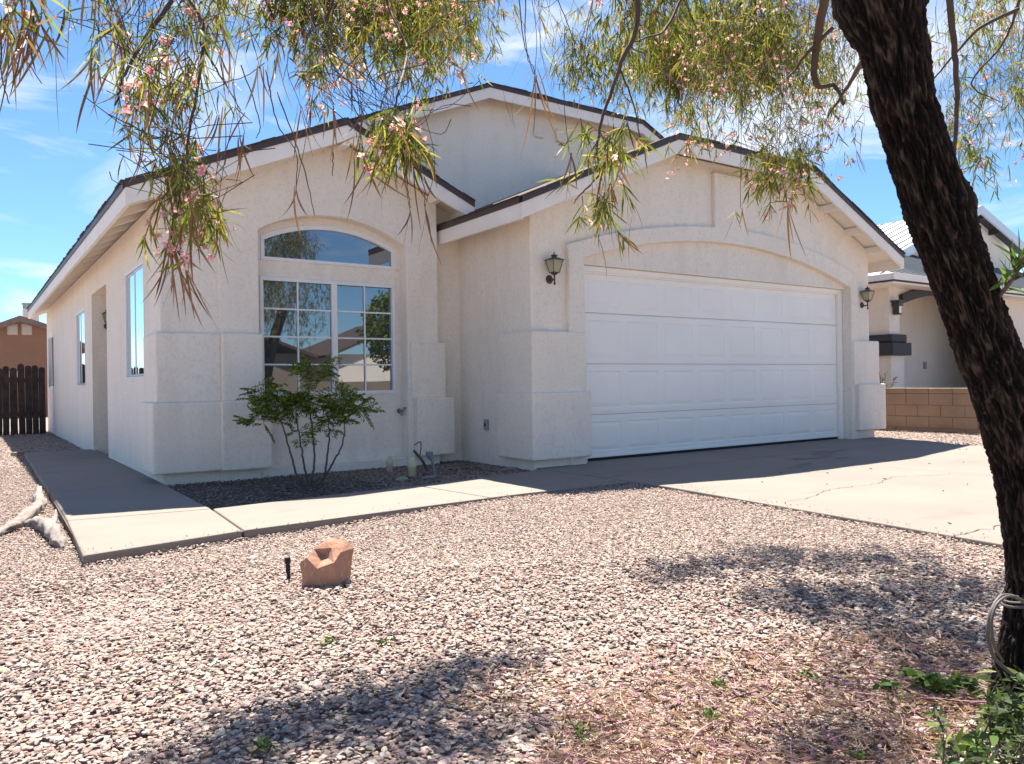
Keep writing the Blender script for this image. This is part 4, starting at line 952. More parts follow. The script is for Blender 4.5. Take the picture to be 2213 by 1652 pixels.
MB().plate([(gp_.x, YT+.035, gp_.z-.05), (gr_.x+1.1, YT+.035, gp_.z-.05-sl*(gr_.x+1.1-gp_.x)), (gr_.x+1.1, YT+.39, gp_.z-.05-sl*(gr_.x+1.1-gp_.x)), (gp_.x, YT+.39, gp_.z-.05)], .08).build('soffit', M['dark_paint'], rf2)
for k in (.12, .62):
    x_ = gp_.x+(gr_.x-gp_.x)*k; z_ = gp_.z-sl*(x_-gp_.x)-.12; MB().box(x_-.06, x_+.06, YT+.04, YT+.39, z_-.16, z_).build('lookout', M['dark_paint'], rf2)
p_ = t_(2112, 497); vt = MB(); vt.box(p_.x-.25, p_.x+.06, YT+.36, YT+.398, p_.z-.22, p_.z+.22); vo_ = vt.build('gable_vent', M['vinyl'], nh); s_ = MB()
for k in range(6): s_.bar((p_.x-.22, YT+.34, p_.z-.18+k*.07), (p_.x+.03, YT+.34, p_.z-.18+k*.07), .03, .012)
s_.build('louvre', M['dark_paint'], vo_)

# houses and road scene behind the camera, seen mirrored in the window
oh = thing('street_house', 'tan house across the street mirrored in the big window', 'house', (12, -24, 0))
mb = MB(); mb.box(4, 13.5, -30, -22, -.1, 2.6); mb.build('wall', M['beige'], oh)
mb = MB(); mb.prism([(3.4, 2.5), (8.7, 4.6), (14.2, 2.5), (14.2, 2.35), (8.7, 4.42), (3.4, 2.35)], lambda p: (p[0], -21.5, p[1]), lambda p: (p[0], -30.5, p[1])); mb.build('roof', M['shingle'], oh)
MB().box(5, 8.6, -21.99, -21.9, -.05, 2.1).build('garage_door', M['garage_ref'], oh); MB().box(10, 11.6, -21.99, -21.9, .9, 2.0).build('window', M['side_glass'], oh)
oh = thing('street_house', 'pale house with brown roof across the street, further right in the mirrored view', 'house', (20, -24, 0))
MB().box(16, 26, -32, -24, -.1, 2.7).build('wall', M['white_stucco'], oh)
mb = MB(); mb.prism([(15.4, 2.6), (21, 4.9), (26.6, 2.6), (26.6, 2.45), (21, 4.7), (15.4, 2.45)], lambda p: (p[0], -23.5, p[1]), lambda p: (p[0], -32.5, p[1])); mb.build('roof', M['shingle'], oh)
yw = thing('yard_wall', 'low tan yard wall across the street mirrored in the window', 'wall', (10, -18, 0))
MB().box(-2, 30, -18.2, -18, -.1, 1.1).build('wall_panel', M['beige'], yw)

# ------------------------------------------------------------------ vegetation
class Leaves:
    """collects narrow curved blades; each blade is its own island"""
    def __init__(s): s.v = []; s.f = []
    def blade(s, p, d, L, W, droop=.3, seg=3, bend=.10):
        d = d.normalized(); sd = d.cross(Vector((RNG.normal(), RNG.normal(), RNG.normal())))
        if sd.length < 1e-4: return
        sd.normalize(); n0 = len(s.v); q = Vector(p); bv = Vector((RNG.normal(), RNG.normal(), RNG.normal()*.4))*bend
        for i in range(seg+1):
            t = i/seg; wd = W*(math.sin(math.pi*min(1, .12+t*.88))**.8)
            s.v.append(tuple(q-sd*wd/2)); s.v.append(tuple(q+sd*wd/2))
            d = (d+Vector((0, 0, -droop/seg))+bv*(3/seg)).normalized(); q = q+d*(L/seg)
        for i in range(seg): a = n0+2*i; s.f.append((a, a+1, a+3, a+2))
    def build(s, name, mat, parent=None):
        me = bpy.data.meshes.new(name); me.from_pydata(s.v, [], s.f); me.materials.append(mat)
        o = bpy.data.objects.new(name, me); COL.objects.link(o)
        if parent is not None: o.parent = parent; o.matrix_parent_inverse = root_inv(parent)
        for pl in me.polygons: pl.use_smooth = True
        return o
def rv(s=1.0): return Vector((RNG.normal()*s, RNG.normal()*s, RNG.normal()*s))
def flower(fl, c, s):
    ax = (rv()+Vector((0, 0, -.6))).normalized(); a = ax.cross(Vector((.3, .5, .8))).normalized(); b = ax.cross(a)
    n0 = len(fl.v); seg = 5; ring = []
    base_ = c; r0, r1 = .25*s, .45*s
    for j, (r_, h) in enumerate(((.12*s, 0), (.28*s, .8*s), (.42*s, 1.1*s))):
        for k in range(10): t = 2*math.pi*k/10; fl.v.append(tuple(c+ax*h+(a*math.cos(t)+b*math.sin(t))*r_))
    for j in range(2):
        for k in range(10): A_ = n0+j*10+k; B_ = n0+j*10+(k+1) % 10; fl.f.append((A_, B_, B_+10, A_+10))
    for k in range(5):
        i0 = n0+20+2*k; i1 = n0+20+(2*k+1) % 10; i2 = n0+20+(2*k+2) % 10
        t = 2*math.pi*(2*k+1)/10; dr = a*math.cos(t)+b*math.sin(t); tg = -a*math.sin(t)+b*math.cos(t)
        w_ = .42*s; n1 = len(fl.v); up_ = ax*RNG.uniform(.0, .5)*s
        fl.v += [tuple(c+ax*1.2*s+dr*.75*s-tg*w_+up_*.3), tuple(c+ax*1.15*s+dr*1.15*s+up_), tuple(c+ax*1.2*s+dr*.75*s+tg*w_+up_*.3)]
        fl.f += [(i0, i1, n1+1, n1), (i1, i2, n1+2, n1+1)]

def willow(root, regions, scale_n=1.0, seed=1):
    lv = Leaves(); pd = Leaves(); fl = Leaves(); tw = MB(); return lv, pd, fl, tw

TR = thing('willow_tree', 'large leaning desert willow with dark furrowed trunk, drooping leaves and pink flowers', 'tree', tuple(on(2240, 1545, 2, GZ)))
lv, pd, fl, tw, br = Leaves(), Leaves(), Leaves(), MB(), MB()
def twig(p, L, nl, ll, lw, green=1.0, dirv=None, fl_p=.15, pod_p=.25, rad=.0016, up=0.0):
    rad = rad*.8
    """a hanging twig starting at p; leaves along its length"""
    d = (dirv or (Vector((0, 0, -.75))+rv(.55))).normalized(); q = Vector(p); pts = [q.copy()]; n = 6; cv_ = rv(.13)
    bare = RNG.uniform() < .22
    if bare: L = L*1.25; nl = max(2, nl//4); cv_ = cv_*.4; d = (Vector((0, 0, -1))+rv(.28)).normalized()
    for i in range(n):
        d = (d+Vector((0, 0, -.26))+cv_*(.8+.4*i)*.6+rv(.14)).normalized(); q = q+d*(L/n); pts.append(q.copy())
    if up > 0:
        a = Vector(p)+Vector((RNG.normal()*.10, RNG.normal()*.08, up)); pts = curve([a, (a+Vector(p))/2+rv(.035), Vector(p)], 3)[:-1]+pts
    tw.tube(pts, [rad*(1.25-1.1*i/(len(pts)-1)) for i in range(len(pts))], 3)
    nodes = [RNG.uniform(.1, .999) for _ in range(max(2, nl//3))]
    for i in range(nl):
        t = min(.999, max(0, nodes[i % len(nodes)]+RNG.normal()*.025))*n; k = int(t); base_i = len(pts)-1-n; a = pts[base_i+k]; b_ = pts[min(base_i+k+1, len(pts)-1)]
        pos = a.lerp(b_, t-k); dd = (b_-a).normalized()*.6+rv(.52)+Vector((0, 0, -.30))
        lv.blade(pos, dd, ll*RNG.uniform(.45, 1.2), lw*RNG.uniform(.6, 1.2), .45, 4, .14)
    if RNG.uniform() < fl_p:
        for k in range(int(RNG.integers(2, 6))): flower(fl, pts[-1]+rv(.014), RNG.uniform(.006, .0105))
    if RNG.uniform() < pod_p:
        for k in range(int(RNG.integers(1, 4))):
            pd.blade(pts[-1 if RNG.uniform() < .6 else -3]+rv(.004), Vector((0, 0, -1))+rv(.25), RNG.uniform(.08, .18), RNG.uniform(.003, .0055), .1, 7, .13)
def region(poly, dep, n, L, nl, ll, lw, fl_p, pod_p, up=.0, rad=.0014):
    us = [p[0] for p in poly]; vs = [p[1] for p in poly]; c_ = 0
    # clumping: twigs gather round a few centres
    cents = []
    while len(cents) < max(3, n//9):
        u, v = RNG.uniform(min(us), max(us)), RNG.uniform(min(vs), max(vs))
        if inpoly([u], [v], poly)[0]: cents.append((u, v, RNG.uniform(*dep)))
    sp_ = 0.16*math.sqrt((max(us)-min(us))*(max(vs)-min(vs)))
    while c_ < n:
        cu, cv, cd = cents[int(RNG.integers(len(cents)))]
        if RNG.uniform() < .30: u, v, dd = RNG.uniform(min(us), max(us)), RNG.uniform(min(vs), max(vs)), RNG.uniform(*dep)
        else: u, v, dd = cu+RNG.normal()*sp_*.6, cv+RNG.normal()*sp_*.6, cd+RNG.normal()*.12
        if not inpoly([u], [v], poly)[0]: continue
        twig(at(u, v, dd), L*RNG.uniform(.6, 1.3), nl, ll, lw, 1, None, fl_p, pod_p, rad, up*RNG.uniform(.3, 1)); c_ += 1
# far left, close to the camera: mostly pods
region([(-60, -140), (90, -140), (90, 10), (-60, 20)], (1.25, 1.5), 26, .10, 8, .075, .005, .25, .95, .3)
# big left hanging mass
region([(130, -200), (500, -200), (490, 40), (430, 150), (330, 170), (200, 90), (140, 10)], (1.5, 2.2), 100, .16, 11, .078, .0042, .26, .60, .30)
region([(250, 120), (420, 120), (400, 330), (330, 350), (250, 260)], (1.65, 1.95), 34, .14, 12, .078, .0045, .20, .30, .16)
region([(350, 330), (470, 330), (500, 400), (420, 500), (350, 440)], (1.65, 1.85), 42, .11, 13, .07, .0045, .32, .22, .12)
# centre mass
region([(590, -160), (1085, -160), (1080, 60), (960, 110), (820, 120), (700, 130), (600, 70)], (2.5, 3.6), 225, .20, 13, .07, .0042, .30, .10, .3)
region([(640, 60), (720, 60), (700, 190), (650, 190)], (2.4, 2.7), 22, .12, 12, .08, .005, .5, .2, .3)
region([(820, 215), (900, 215), (905, 280), (850, 300)], (1.8, 2.05), 34, .10, 13, .08, .0048, .16, .15, .12)
region([(760, 230), (830, 230), (820, 300), (770, 280)], (1.8, 2.0), 6, .10, 4, .09, .006, .5, .9, .3)
# right of centre sparse twigs and their leaf tufts
region([(1100, -120), (1420, -120), (1400, 60), (1130, 40)], (2.3, 2.9), 14, .34, 3, .07, .004, .03, .15, .3)
region([(1230, 250), (1370, 255), (1330, 300), (1250, 300)], (2.1, 2.3), 24, .10, 11, .085, .005, .12, .12, .0)
region([(1235, 370), (1340, 370), (1320, 430), (1240, 430)], (2.1, 2.3), 18, .10, 10, .08, .005, .08, .18, .0)
# fine mass left of the trunk
region([(1440, -120), (1900, -120), (1900, 110), (1830, 240), (1780, 300), (1650, 280), (1540, 250), (1450, 120)], (3.4, 4.8), 430, .25, 16, .065, .0044, .30, .05, .3)
region([(1610, 290), (1760, 300), (1740, 380), (1640, 370)], (3.2, 3.5), 60, .17, 15, .08, .0055, .25, .10, .2)
region([(1470, 180), (1540, 180), (1530, 260), (1480, 250)], (3.2, 3.8), 26, .2, 12, .08, .005, .55, .05, .2)
# right of the trunk
region([(2010, -120), (2300, -120), (2260, 250), (2140, 290), (2060, 300), (2020, 120)], (3.4, 4.6), 210, .28, 14, .085, .0052, .24, .08, .3)
region([(2060, 250), (2130, 260), (2120, 350), (2080, 340)], (3.2, 3.6), 22, .2, 12, .09, .005, .2, .1, .2)
# crown above the frame that shades the yard
def crown(c, rad, n, L=.3):
    for k in range(n):
        q_ = rv(); q_ = q_.normalized()*(RNG.uniform()**.4)
        twig(Vector(c)+Vector((q_.x*rad[0], q_.y*rad[1], q_.z*rad[2])), L*RNG.uniform(.6, 1.2), 14, .10, .0075, 1, None, .1, .1, .002)
# shadow blobs wanted on the ground -> crown clumps up the sun ray
def crown_over(u, v, h, rad, n):
    g_ = on(u, v, 2, GZ); c_ = g_+Vector((.20, .45, 1.0))*h
    crown(c_, rad, int(n*(2.7 if u > 1300 else 1.8)))
for args in ((1500, 1260, 3.4, (.35, .25, .25), 40), (1700, 1230, 3.6, (.4, .3, .3), 60), (1930, 1240, 3.5, (.45, .3, .3), 60), (1950, 1330, 3.2, (.5, .28, .3), 70), (1750, 1320, 3.1, (.35, .2, .25), 50), (2120, 1300, 3.2, (.4, .25, .3), 50), (2080, 1420, 3.0, (.3, .18, .3), 40),
             (620, 1600, 2.9, (.28, .16, .22), 70), (850, 1540, 2.9, (.26, .16, .22), 70), (980, 1480, 2.9, (.2, .14, .2), 40), (1000, 1620, 2.8, (.25, .12, .2), 50), (1120, 1450, 3.0, (.12, .08, .12), 12), (450, 1660, 2.9, (.2, .12, .2), 40), (1850, 1660, 2.8, (.3, .1, .2), 30)):
    crown_over(*args)
lv.build('foliage', M['leaf'], TR); kind(pd.build('seed_pods', M['pod'], TR), 'stuff'); fl.build('blossoms', M['flower'], TR)

# trunk
def barky(path, rads, seg, per, name, parent, seed, amp=.014):
    P = curve(path, per); m_ = len(P); R = [float(np.interp(i/(m_-1), np.linspace(0, 1, len(rads)), rads)) for i in range(m_)]
    vs = []; pl_ = []; ref = Vector((.2, 1, .1)).normalized(); s_ = 0
    for i in range(m_):
        d_ = (P[min(i+1, m_-1)]-P[max(i-1, 0)]).normalized(); a = d_.cross(ref).normalized(); b = d_.cross(a)
        if i: s_ += (P[i]-P[i-1]).length
        for k in range(seg):
            t = 2*math.pi*k/seg; cx, sy = math.cos(t), math.sin(t)
            wob = noise.noise(Vector((cx*1.2, sy*1.2, s_*3+seed)))*.05
            tw_ = s_*1.2; c2, s2 = math.cos(t+tw_*.25), math.sin(t+tw_*.25)
            q_ = Vector((c2*6.0, s2*6.0, s_*13+seed)); warp = noise.noise_vector(q_*.9)*.55
            n1 = 1-abs(noise.noise(q_*.85+warp))*3.4; n2 = 1-abs(noise.noise((q_+warp)*1.9+Vector((7, 0, 0))))*3.2
            ridge = max(max(0, n1)**.8, .75*max(0, n2)**.8)      # narrow interlacing crests
            fine_ = noise.noise(q_*3.5)*.30
            h = (ridge+fine_)*amp-amp*.6
            kn = sum(kr*math.exp(-(((s_-ks)/kw)**2+(((t-kt+math.pi) % (2*math.pi)-math.pi)/.45)**2)) for ks, kt, kw, kr in KNOBS) if parent is TR else 0
            vs.append(P[i]+(a*cx+b*sy)*(R[i]*(1+wob)+h+kn)); pl_.append(max(0, min(1, ridge+fine_)))
    fs = []
    for i in range(m_-1):
        for k in range(seg): A_ = i*seg+k; B_ = i*seg+(k+1) % seg; fs.append((A_, B_, B_+seg, A_+seg))
    me = bpy.data.meshes.new(name); me.from_pydata([tuple(v_) for v_ in vs], [], fs); me.materials.append(M['bark'])
    at_ = me.attributes.new('plate', 'FLOAT', 'POINT'); at_.data.foreach_set('value', np.array(pl_, dtype=np.float32))
    for q_ in me.polygons: q_.use_smooth = True
    o = bpy.data.objects.new(name, me); COL.objects.link(o); o.parent = parent; o.matrix_parent_inverse = root_inv(parent); return o
KNOBS = [(1.62, 2.6, .05, .02), (1.05, 3.4, .04, .015)]
tp = [(2226, 1640, 2.20), (2230, 1532, 2.20), (2236, 1429, 2.19), (2246, 1327, 2.18), (2248, 1224, 2.17), (2222, 1053, 2.14), (2197, 950, 2.12), (2168, 848, 2.09), (2130, 745, 2.06), (2093, 643, 2.03), (2058, 547, 2.0), (2021, 444, 1.97), (1969, 273, 1.92), (1949, 205, 1.90), (1930, 102, 1.88), (1900, 0, 1.86), (1893, -70, 1.85)]
tr_ = [.115, .103, .092, .083, .079, .076, .076, .073, .072, .069, .070, .071, .068, .069, .072, .098, .106]
barky([at(*p_) for p_ in tp], tr_, 200, 40, 'trunk', TR, 1.0, .014)
barky([at(1925, 20, 1.87), at(1860, -60, 1.84), at(1700, -170, 1.85), at(1350, -260, 2.1), at(900, -300, 2.4), at(500, -260, 2.2)], [.07, .068, .055, .04, .03, .015], 60, 16, 'limb', TR, 4.0, .010)
barky([at(1925, 20, 1.88), at(1965, -60, 1.9), at(2000, -200, 2.1), at(2100, -350, 2.8), at(2050, -420, 3.8)], [.072, .068, .055, .04, .03], 60, 14, 'limb', TR, 8.0, .010)
# thinner branches seen among the leaves
def branch(pts, r0, r1):
    P = curve([at(*p_) for p_ in pts], 8)
    P = [p_+rv(.0009) for p_ in P]; br.tube(P, [r0+(r1-r0)*i/(len(P)-1) for i in range(len(P))], 7)
branch([(1790, -40, 3.0), (1770, 60, 3.2), (1762, 120, 3.3), (1760, 165, 3.35), (1770, 188, 3.4), (1800, 184, 3.4), (1815, 205, 3.4), (1822, 226, 3.4), (1828, 214, 3.4)], .020, .003)
branch([(1800, 60, 3.2), (1740, 120, 3.3), (1720, 150, 3.4), (1700, 168, 3.4)], .010, .003)
branch([(1905, 85, 2.0), (1880, 115, 2.2), (1860, 140, 2.6), (1830, 190, 3.0), (1790, 250, 3.2)], .018, .003)
branch([(2045, -60, 2.6), (2062, 100, 2.7), (2068, 220, 2.75), (2062, 350, 2.8)], .012, .006)
branch([(2200, 20, 3.0), (2120, 60, 3.0), (2070, 110, 3.1), (2010, 180, 3.2)], .008, .003)
branch([(2210, -20, 3.0), (2170, 90, 3.2), (2100, 180, 3.3), (2160, 220, 3.3)], .006, .002)
branch([(1380, -60, 2.2), (1375, 60, 2.2), (1345, 130, 2.2), (1325, 190, 2.2), (1300, 260, 2.2), (1290, 330, 2.2), (1300, 390, 2.2)], .008, .0025)
branch([(1340, 150, 2.2), (1370, 230, 2.2), (1385, 310, 2.2)], .003, .0015)
branch([(1500, -60, 2.8), (1440, 60, 2.7), (1400, 80, 2.6), (1372, 90, 2.5)], .006, .002)
branch([(400, -200, 1.9), (392, -40, 1.85), (440, 60, 1.8), (425, 200, 1.75), (405, 320, 1.72), (410, 420, 1.72)], .0055, .002)
branch([(420, -60, 1.8), (330, 60, 1.8), (270, 160, 1.8), (250, 230, 1.8)], .006, .002)
branch([(430, 90, 1.8), (480, 170, 1.85), (520, 240, 1.9)], .003, .001)
branch([(800, -200, 2.6), (830, -20, 2.6), (860, 60, 2.5), (880, 110, 2.4), (860, 200, 2.0), (850, 260, 1.9)], .0055, .002)
branch([(700, -200, 2.7), (720, 0, 2.7), (660, 80, 2.7)], .008, .002)
branch([(1020, -150, 2.9), (980, 20, 2.9), (900, 80, 2.8)], .008, .002)
branch([(1280, 275, 2.2), (1240, 300, 2.2), (1215, 315, 2.2)], .002, .001); branch([(1295, 380, 2.2), (1250, 425, 2.2), (1240, 440, 2.2)], .003, .001)
for pts in (([(1118, -60, 2.0), (1130, 80, 2.0), (1150, 150, 2.0), (1156, 160, 2.0)]), ([(1138, -60, 2.0), (1135, 90, 2.0), (1156, 160, 2.0)]),
            ([(575, 150, 1.7), (600, 270, 1.7), (640, 330, 1.7), (640, 405, 1.7)]), ([(600, 200, 1.7), (655, 360, 1.7), (680, 465, 1.7)]),
            ([(720, 330, 1.8), (718, 380, 1.8), (895, 300, 1.8)][:2]), ([(885, 310, 1.8), (880, 400, 1.8), (888, 450, 1.8)]), ([(890, 330, 1.8), (915, 400, 1.8), (918, 450, 1.8)]),
            ([(1180, -60, 2.3), (1230, 60, 2.3), (1240, 110, 2.3), (1200, 150, 2.3)]), ([(1290, -60, 2.4), (1262, 110, 2.4), (1240, 190, 2.4)]), ([(1345, 180, 2.3), (1325, 260, 2.2)]), ([(1450, 120, 2.6), (1410, 190, 2.6), (1402, 240, 2.6)]),
            ([(20, 60, 1.4), (50, 120, 1.4), (90, 180, 1.4)]), ([(0, 60, 1.4), (5, 170, 1.4), (22, 225, 1.4)]), ([(520, 140, 1.9), (560, 260, 1.9), (555, 300, 1.9)])):
    branch(pts, .0016, .0009)
def pods(u, v, dep, n, L=.14, spread=.12):
    q_ = at(u, v, dep)
    tw.tube(curve([q_, q_+Vector((RNG.normal()*.015, RNG.normal()*.01, .12)), q_+Vector((RNG.normal()*.04, RNG.normal()*.02, .30))], 4), .0009, 3)
    pd2 = Leaves()
    for k in range(n): pd2.blade(q_+rv(.003), Vector((0, 0, -1))+rv(spread), L*RNG.uniform(.7, 1.2), RNG.uniform(.0035, .0055), .05, 8, .14)
    pd2.build('seed_pod_cluster', M['pod'], TR)
pods(1156, 160, 2.0, 8, .19, .10); pods(640, 405, 1.7, 3, .11, .10); pods(885, 450, 1.8, 3, .10, .14); pods(918, 450, 1.8, 3, .12, .2); pods(370, 525, 1.7, 9, .15, .16); pods(395, 560, 1.7, 4, .12, .3); pods(470, 520, 1.75, 3, .10, .4)
pods(530, 290, 1.8, 4, .12, .2); pods(1600, 450, 2.4, 2, .08, .1); pods(785, 240, 1.9, 4, .13, .4); pods(770, 300, 1.8, 2, .1, .3); pods(520, 300, 1.8, 3, .11, .1); pods(1320, 400, 2.2, 3, .09, .2); pods(60, 60, 1.35, 8, .12, .3); pods(20, 30, 1.35, 8, .13, .3); pods(90, 40, 1.35, 6, .1, .2)
for (u, v) in ((720, 225), (560, 140), (300, 180), (210, 110), (480, 120), (470, 250), (350, 420), (410, 40), (260, 60), (600, 120), (650, 230), (1230, 330), (1700, 440)):
    pods(u, v, 1.8, 4, .12, .15)
branch([(380, 470, 1.72), (372, 500, 1.7), (370, 525, 1.7), (385, 545, 1.7), (395, 560, 1.7)], .003, .0015); branch([(440, 440, 1.75), (465, 500, 1.75), (470, 520, 1.75)], .002, .001)
tw.build('twigs', M['twig'], TR); br.build('branches', M['twig'], TR, smooth=True)
# young shoot on the trunk
sh = Leaves(); sm = MB(); S0_ = at(2140, 665, 2.0); S1_ = at(2190, 600, 1.95); S2_ = at(2216, 545, 1.92)
sm.tube(curve([S0_, S1_, S2_], 6), [.008, .006, .005], 7) if False else sm.tube(curve([S0_, S1_, S2_], 6), .006, 7); sm.tube([at(2150, 640, 2.0), at(2152, 620, 1.98), at(2165, 600, 1.96)], .0025, 5)
for k in range(46):
    t = RNG.uniform(.35, 1); q_ = S0_.lerp(S2_, t); sh.blade(q_+rv(.004), (S2_-S0_).normalized()*.8+rv(.55), RNG.uniform(.04, .085), RNG.uniform(.006, .011), .1, 4)
so = sm.build('shoot', M['stem'], TR); sh.build('shoot_leaves', M['weed'], so)

# wire and hose tied round the trunk
hs_ = MB(); base_p = lambda u, v, dd: at(u, v, dd)
hs_.tube(curve([base_p(2212, 1300, 2.03), base_p(2185, 1288, 2.03), base_p(2160, 1292, 2.02), base_p(2140, 1330, 2.0), base_p(2136, 1380, 2.0), base_p(2148, 1420, 2.02), base_p(2172, 1445, 2.07), base_p(2190, 1460, 2.08)], 8), .0050, 9)
hs_.tube(curve([base_p(2200, 1290, 2.04), base_p(2175, 1290, 2.0), base_p(2152, 1310, 1.98), base_p(2143, 1350, 1.97), base_p(2150, 1400, 1.99), base_p(2168, 1430, 2.06)], 8), .0036, 8)
tag(hs_.build('grey_hose', M['hose'], smooth=True), 'weathered grey hose looped on the willow trunk', 'hose')
wr = MB(); cc = at(2246, 1300, 2.18)
ring = [cc+Vector((math.cos(a)*.092, math.sin(a)*.092, .012*math.sin(2*a))) for a in [2*math.pi*k/40 for k in range(41)]]
wr.tube(ring, .0050, 7); wr.tube([p_+Vector((0, 0, .012)) for p_ in ring], .0035, 7); tag(wr.build('tree_tie', M['hose']), 'pale cord tied round the lower willow trunk', 'cord')

# second willow out of view that the window mirrors
T2 = thing('willow_tree', 'second willow mirrored in the large front window', 'tree', (5.6, -1.6, GZ))
lv, pd, fl, tw = Leaves(), Leaves(), Leaves(), MB()
t2 = MB(); t2.tube(curve([(5.6, -1.6, -.1), (5.55, -1.6, .9), (5.75, -1.7, 1.9), (6.1, -1.9, 2.8)], 8), [.14]*10+[.12]*15, 12); t2.tube(curve([(5.7, -1.7, 1.7), (5.2, -1.5, 2.6), (4.9, -1.3, 3.4)], 6), .06, 9)
t2.build('trunk', M['bark'], T2)
for c_, rd, n_k in (((6.1, -1.9, 3.5), (1.3, 1.0, .8), 400), ((5.0, -1.5, 3.4), (.9, .8, .9), 330), ((5.3, -1.5, 2.6), (.6, .5, .5), 120), ((6.6, -2.2, 2.7), (.8, .6, .6), 110)):
    for k in range(n_k):
        q_ = rv().normalized()*(RNG.uniform()**.4); twig(Vector(c_)+Vector((q_.x*rd[0], q_.y*rd[1], q_.z*rd[2])), .4, 14, .12, .010, 1, None, .0, .0, .003)
lv.build('foliage', M['leaf'], T2); tw.build('twigs', M['twig'], T2)
T3 = thing('street_tree', 'round green tree across the street mirrored in the window', 'tree', (15.0, -13, GZ))
MB().tube([(15, -13, -.1), (15, -13, 2.2)], [.18, .12], 10).build('trunk', M['bark'], T3)
l3 = Leaves()
for k in range(5200):
    q_ = rv().normalized()*(RNG.uniform()**.35); lump = 1+.25*noise.noise(q_*2.2); p_ = Vector((15, -13, 3.4))+Vector((q_.x*1.9, q_.y*1.9, q_.z*1.9))*lump
    l3.blade(p_, rv(), .22, .11, .2, 2)
l3.build('foliage', M['nandina'], T3)

# heavenly bamboo shrub under the window
SB = on(668, 1050, 2, -.035)
NS = thing('nandina_shrub', 'feathery green shrub on thin bare stems in front of the big window', 'shrub', tuple(SB))
DS = SB.x*math.sin(YAW)+SB.y*math.cos(YAW)
st_, nl_ = MB(), Leaves()
def S(u, v, dd=0): return at(u, v, DS+dd)
stems = [[(645, 1048), (630, 985), (612, 925), (600, 900)], [(672, 1050), (680, 985), (672, 900), (668, 840), (682, 800)], [(690, 1048), (720, 1000), (742, 955), (745, 905)], [(665, 1046), (655, 990), (648, 945), (640, 900)], [(700, 1030), (708, 985), (712, 935), (705, 895)]]
for i, s_ in enumerate(stems):
    P = curve([S(u, v, (i-2)*.05) for u, v in s_], 7); st_.tube([p_+rv(.004) for p_ in P], [.012-.007*k/(len(P)-1) for k in range(len(P))], 7)
def frond(c, d, L, n):
    d = d.normalized(); sd = d.cross(Vector((0, 0, 1))+rv(.3)).normalized(); q_ = Vector(c); pts = [q_.copy()]; dd = d.copy()
    for k in range(5): dd = (dd+Vector((0, 0, -.10))).normalized(); q_ = q_+dd*L/5; pts.append(q_.copy())
    st_.tube(pts, [.0022]*5+[.001], 3)
    for k in range(n):
        t = (k+.5)/n*5; j = int(t); p_ = pts[j].lerp(pts[j+1], t-j)
        for sg in (-1, 1):
            ln = L*.36*(1-.55*t/5); e_ = p_+sd*sg*ln+dd*ln*.5
            m2 = max(2, int(ln/.022))
            for w_ in range(m2):
                b_ = p_.lerp(e_, (w_+1)/m2)
                nl_.blade(b_, sd*sg+dd*.9+rv(.25), RNG.uniform(.030, .050), RNG.uniform(.009, .013), .15, 2)
                nl_.blade(b_, dd*1.2-sd*sg*.2+rv(.3), RNG.uniform(.028, .042), RNG.uniform(.008, .012), .15, 2)
        
pads = [((602, 875), (62, 26), 26), ((560, 905), (28, 12), 8), ((640, 868), (30, 26), 14), ((682, 800), (32, 18), 13), ((735, 870), (48, 22), 22), ((770, 885), (26, 12), 8), ((715, 905), (22, 24), 8), ((560, 845), (22, 12), 5), ((648, 945), (10, 22), 3)]
for (cu, cv), (ru, rv_), n in pads:
    for k in range(int(n*2.2)):
        a = RNG.uniform(0, 2*math.pi); rr_ = RNG.uniform(0, .8); u = cu+ru*rr_*math.cos(a); v = cv+rv_*1.35*rr_*math.sin(a)
        c_ = S(u, v, RNG.uniform(-.16, .16)); dr = Vector(AX[0])*math.cos(a)*1.1+Vector((math.sin(YAW), math.cos(YAW), 0))*RNG.normal()*.8+Vector((0, 0, .35+RNG.normal()*.5))
        frond(c_, dr, RNG.uniform(.13, .21), 6)
    base_ = min((P_[-1] for P_ in stems), key=lambda p_: abs(p_[0]-cu)+abs(p_[1]-cv)); st_.tube(curve([S(*base_), S((base_[0]+cu)/2, (base_[1]+cv)/2+4), S(cu, cv)], 4), [.005]*4+[.003]*5, 5)
st_.build('stems', M['stem'], NS); nl_.build('leaves', M['nandina'], NS)

# leafy plants at the lower right
def tuft(name, label, cat, u, v, n, L, W, spread, mat, cl=1, grp=None, up=.9, rad=.06, z=GZ):
    P_ = on(u, v, 2, z+(.03 if u > 1100 else .01)); l_ = Leaves(); s_ = MB()
    for c_ in range(cl):
        b0 = P_+Vector((RNG.normal()*rad, RNG.normal()*rad*.6, 0)); top = b0+Vector((RNG.normal()*spread, RNG.normal()*spread, up*RNG.uniform(.6, 1.1)))
        P = curve([b0, b0.lerp(top, .5)+rv(.008), top], 5); s_.tube(P, [.0028]*len(P), 4)
        for k in range(n):
            t = RNG.uniform(.15, 1); q_ = b0.lerp(top, t); l_.blade(q_+rv(.004), Vector((RNG.normal(), RNG.normal(), RNG.uniform(-.1, .9))), L*RNG.uniform(.6, 1.15), W*RNG.uniform(.7, 1.2), .35, 4)
    r_ = thing(name, label, cat, tuple(P_), grp); s_.build('stems', M['stem'], r_); l_.build('leaves', mat, r_); return r_
M['sage'] = island_leaf('grey_green_leaf', [(0.0, (0.035, 0.055, 0.025)), (0.5, (0.07, 0.11, 0.045)), (0.85, (0.13, 0.18, 0.075)), (1.0, (0.22, 0.28, 0.06))], 0.35)
tuft('leafy_plant', 'bushy grey green leafy plant in the corner below the willow trunk', 'plant', 2175, 1650, 24, .040, .0085, .06, M['sage'], 22, None, .12, .12)
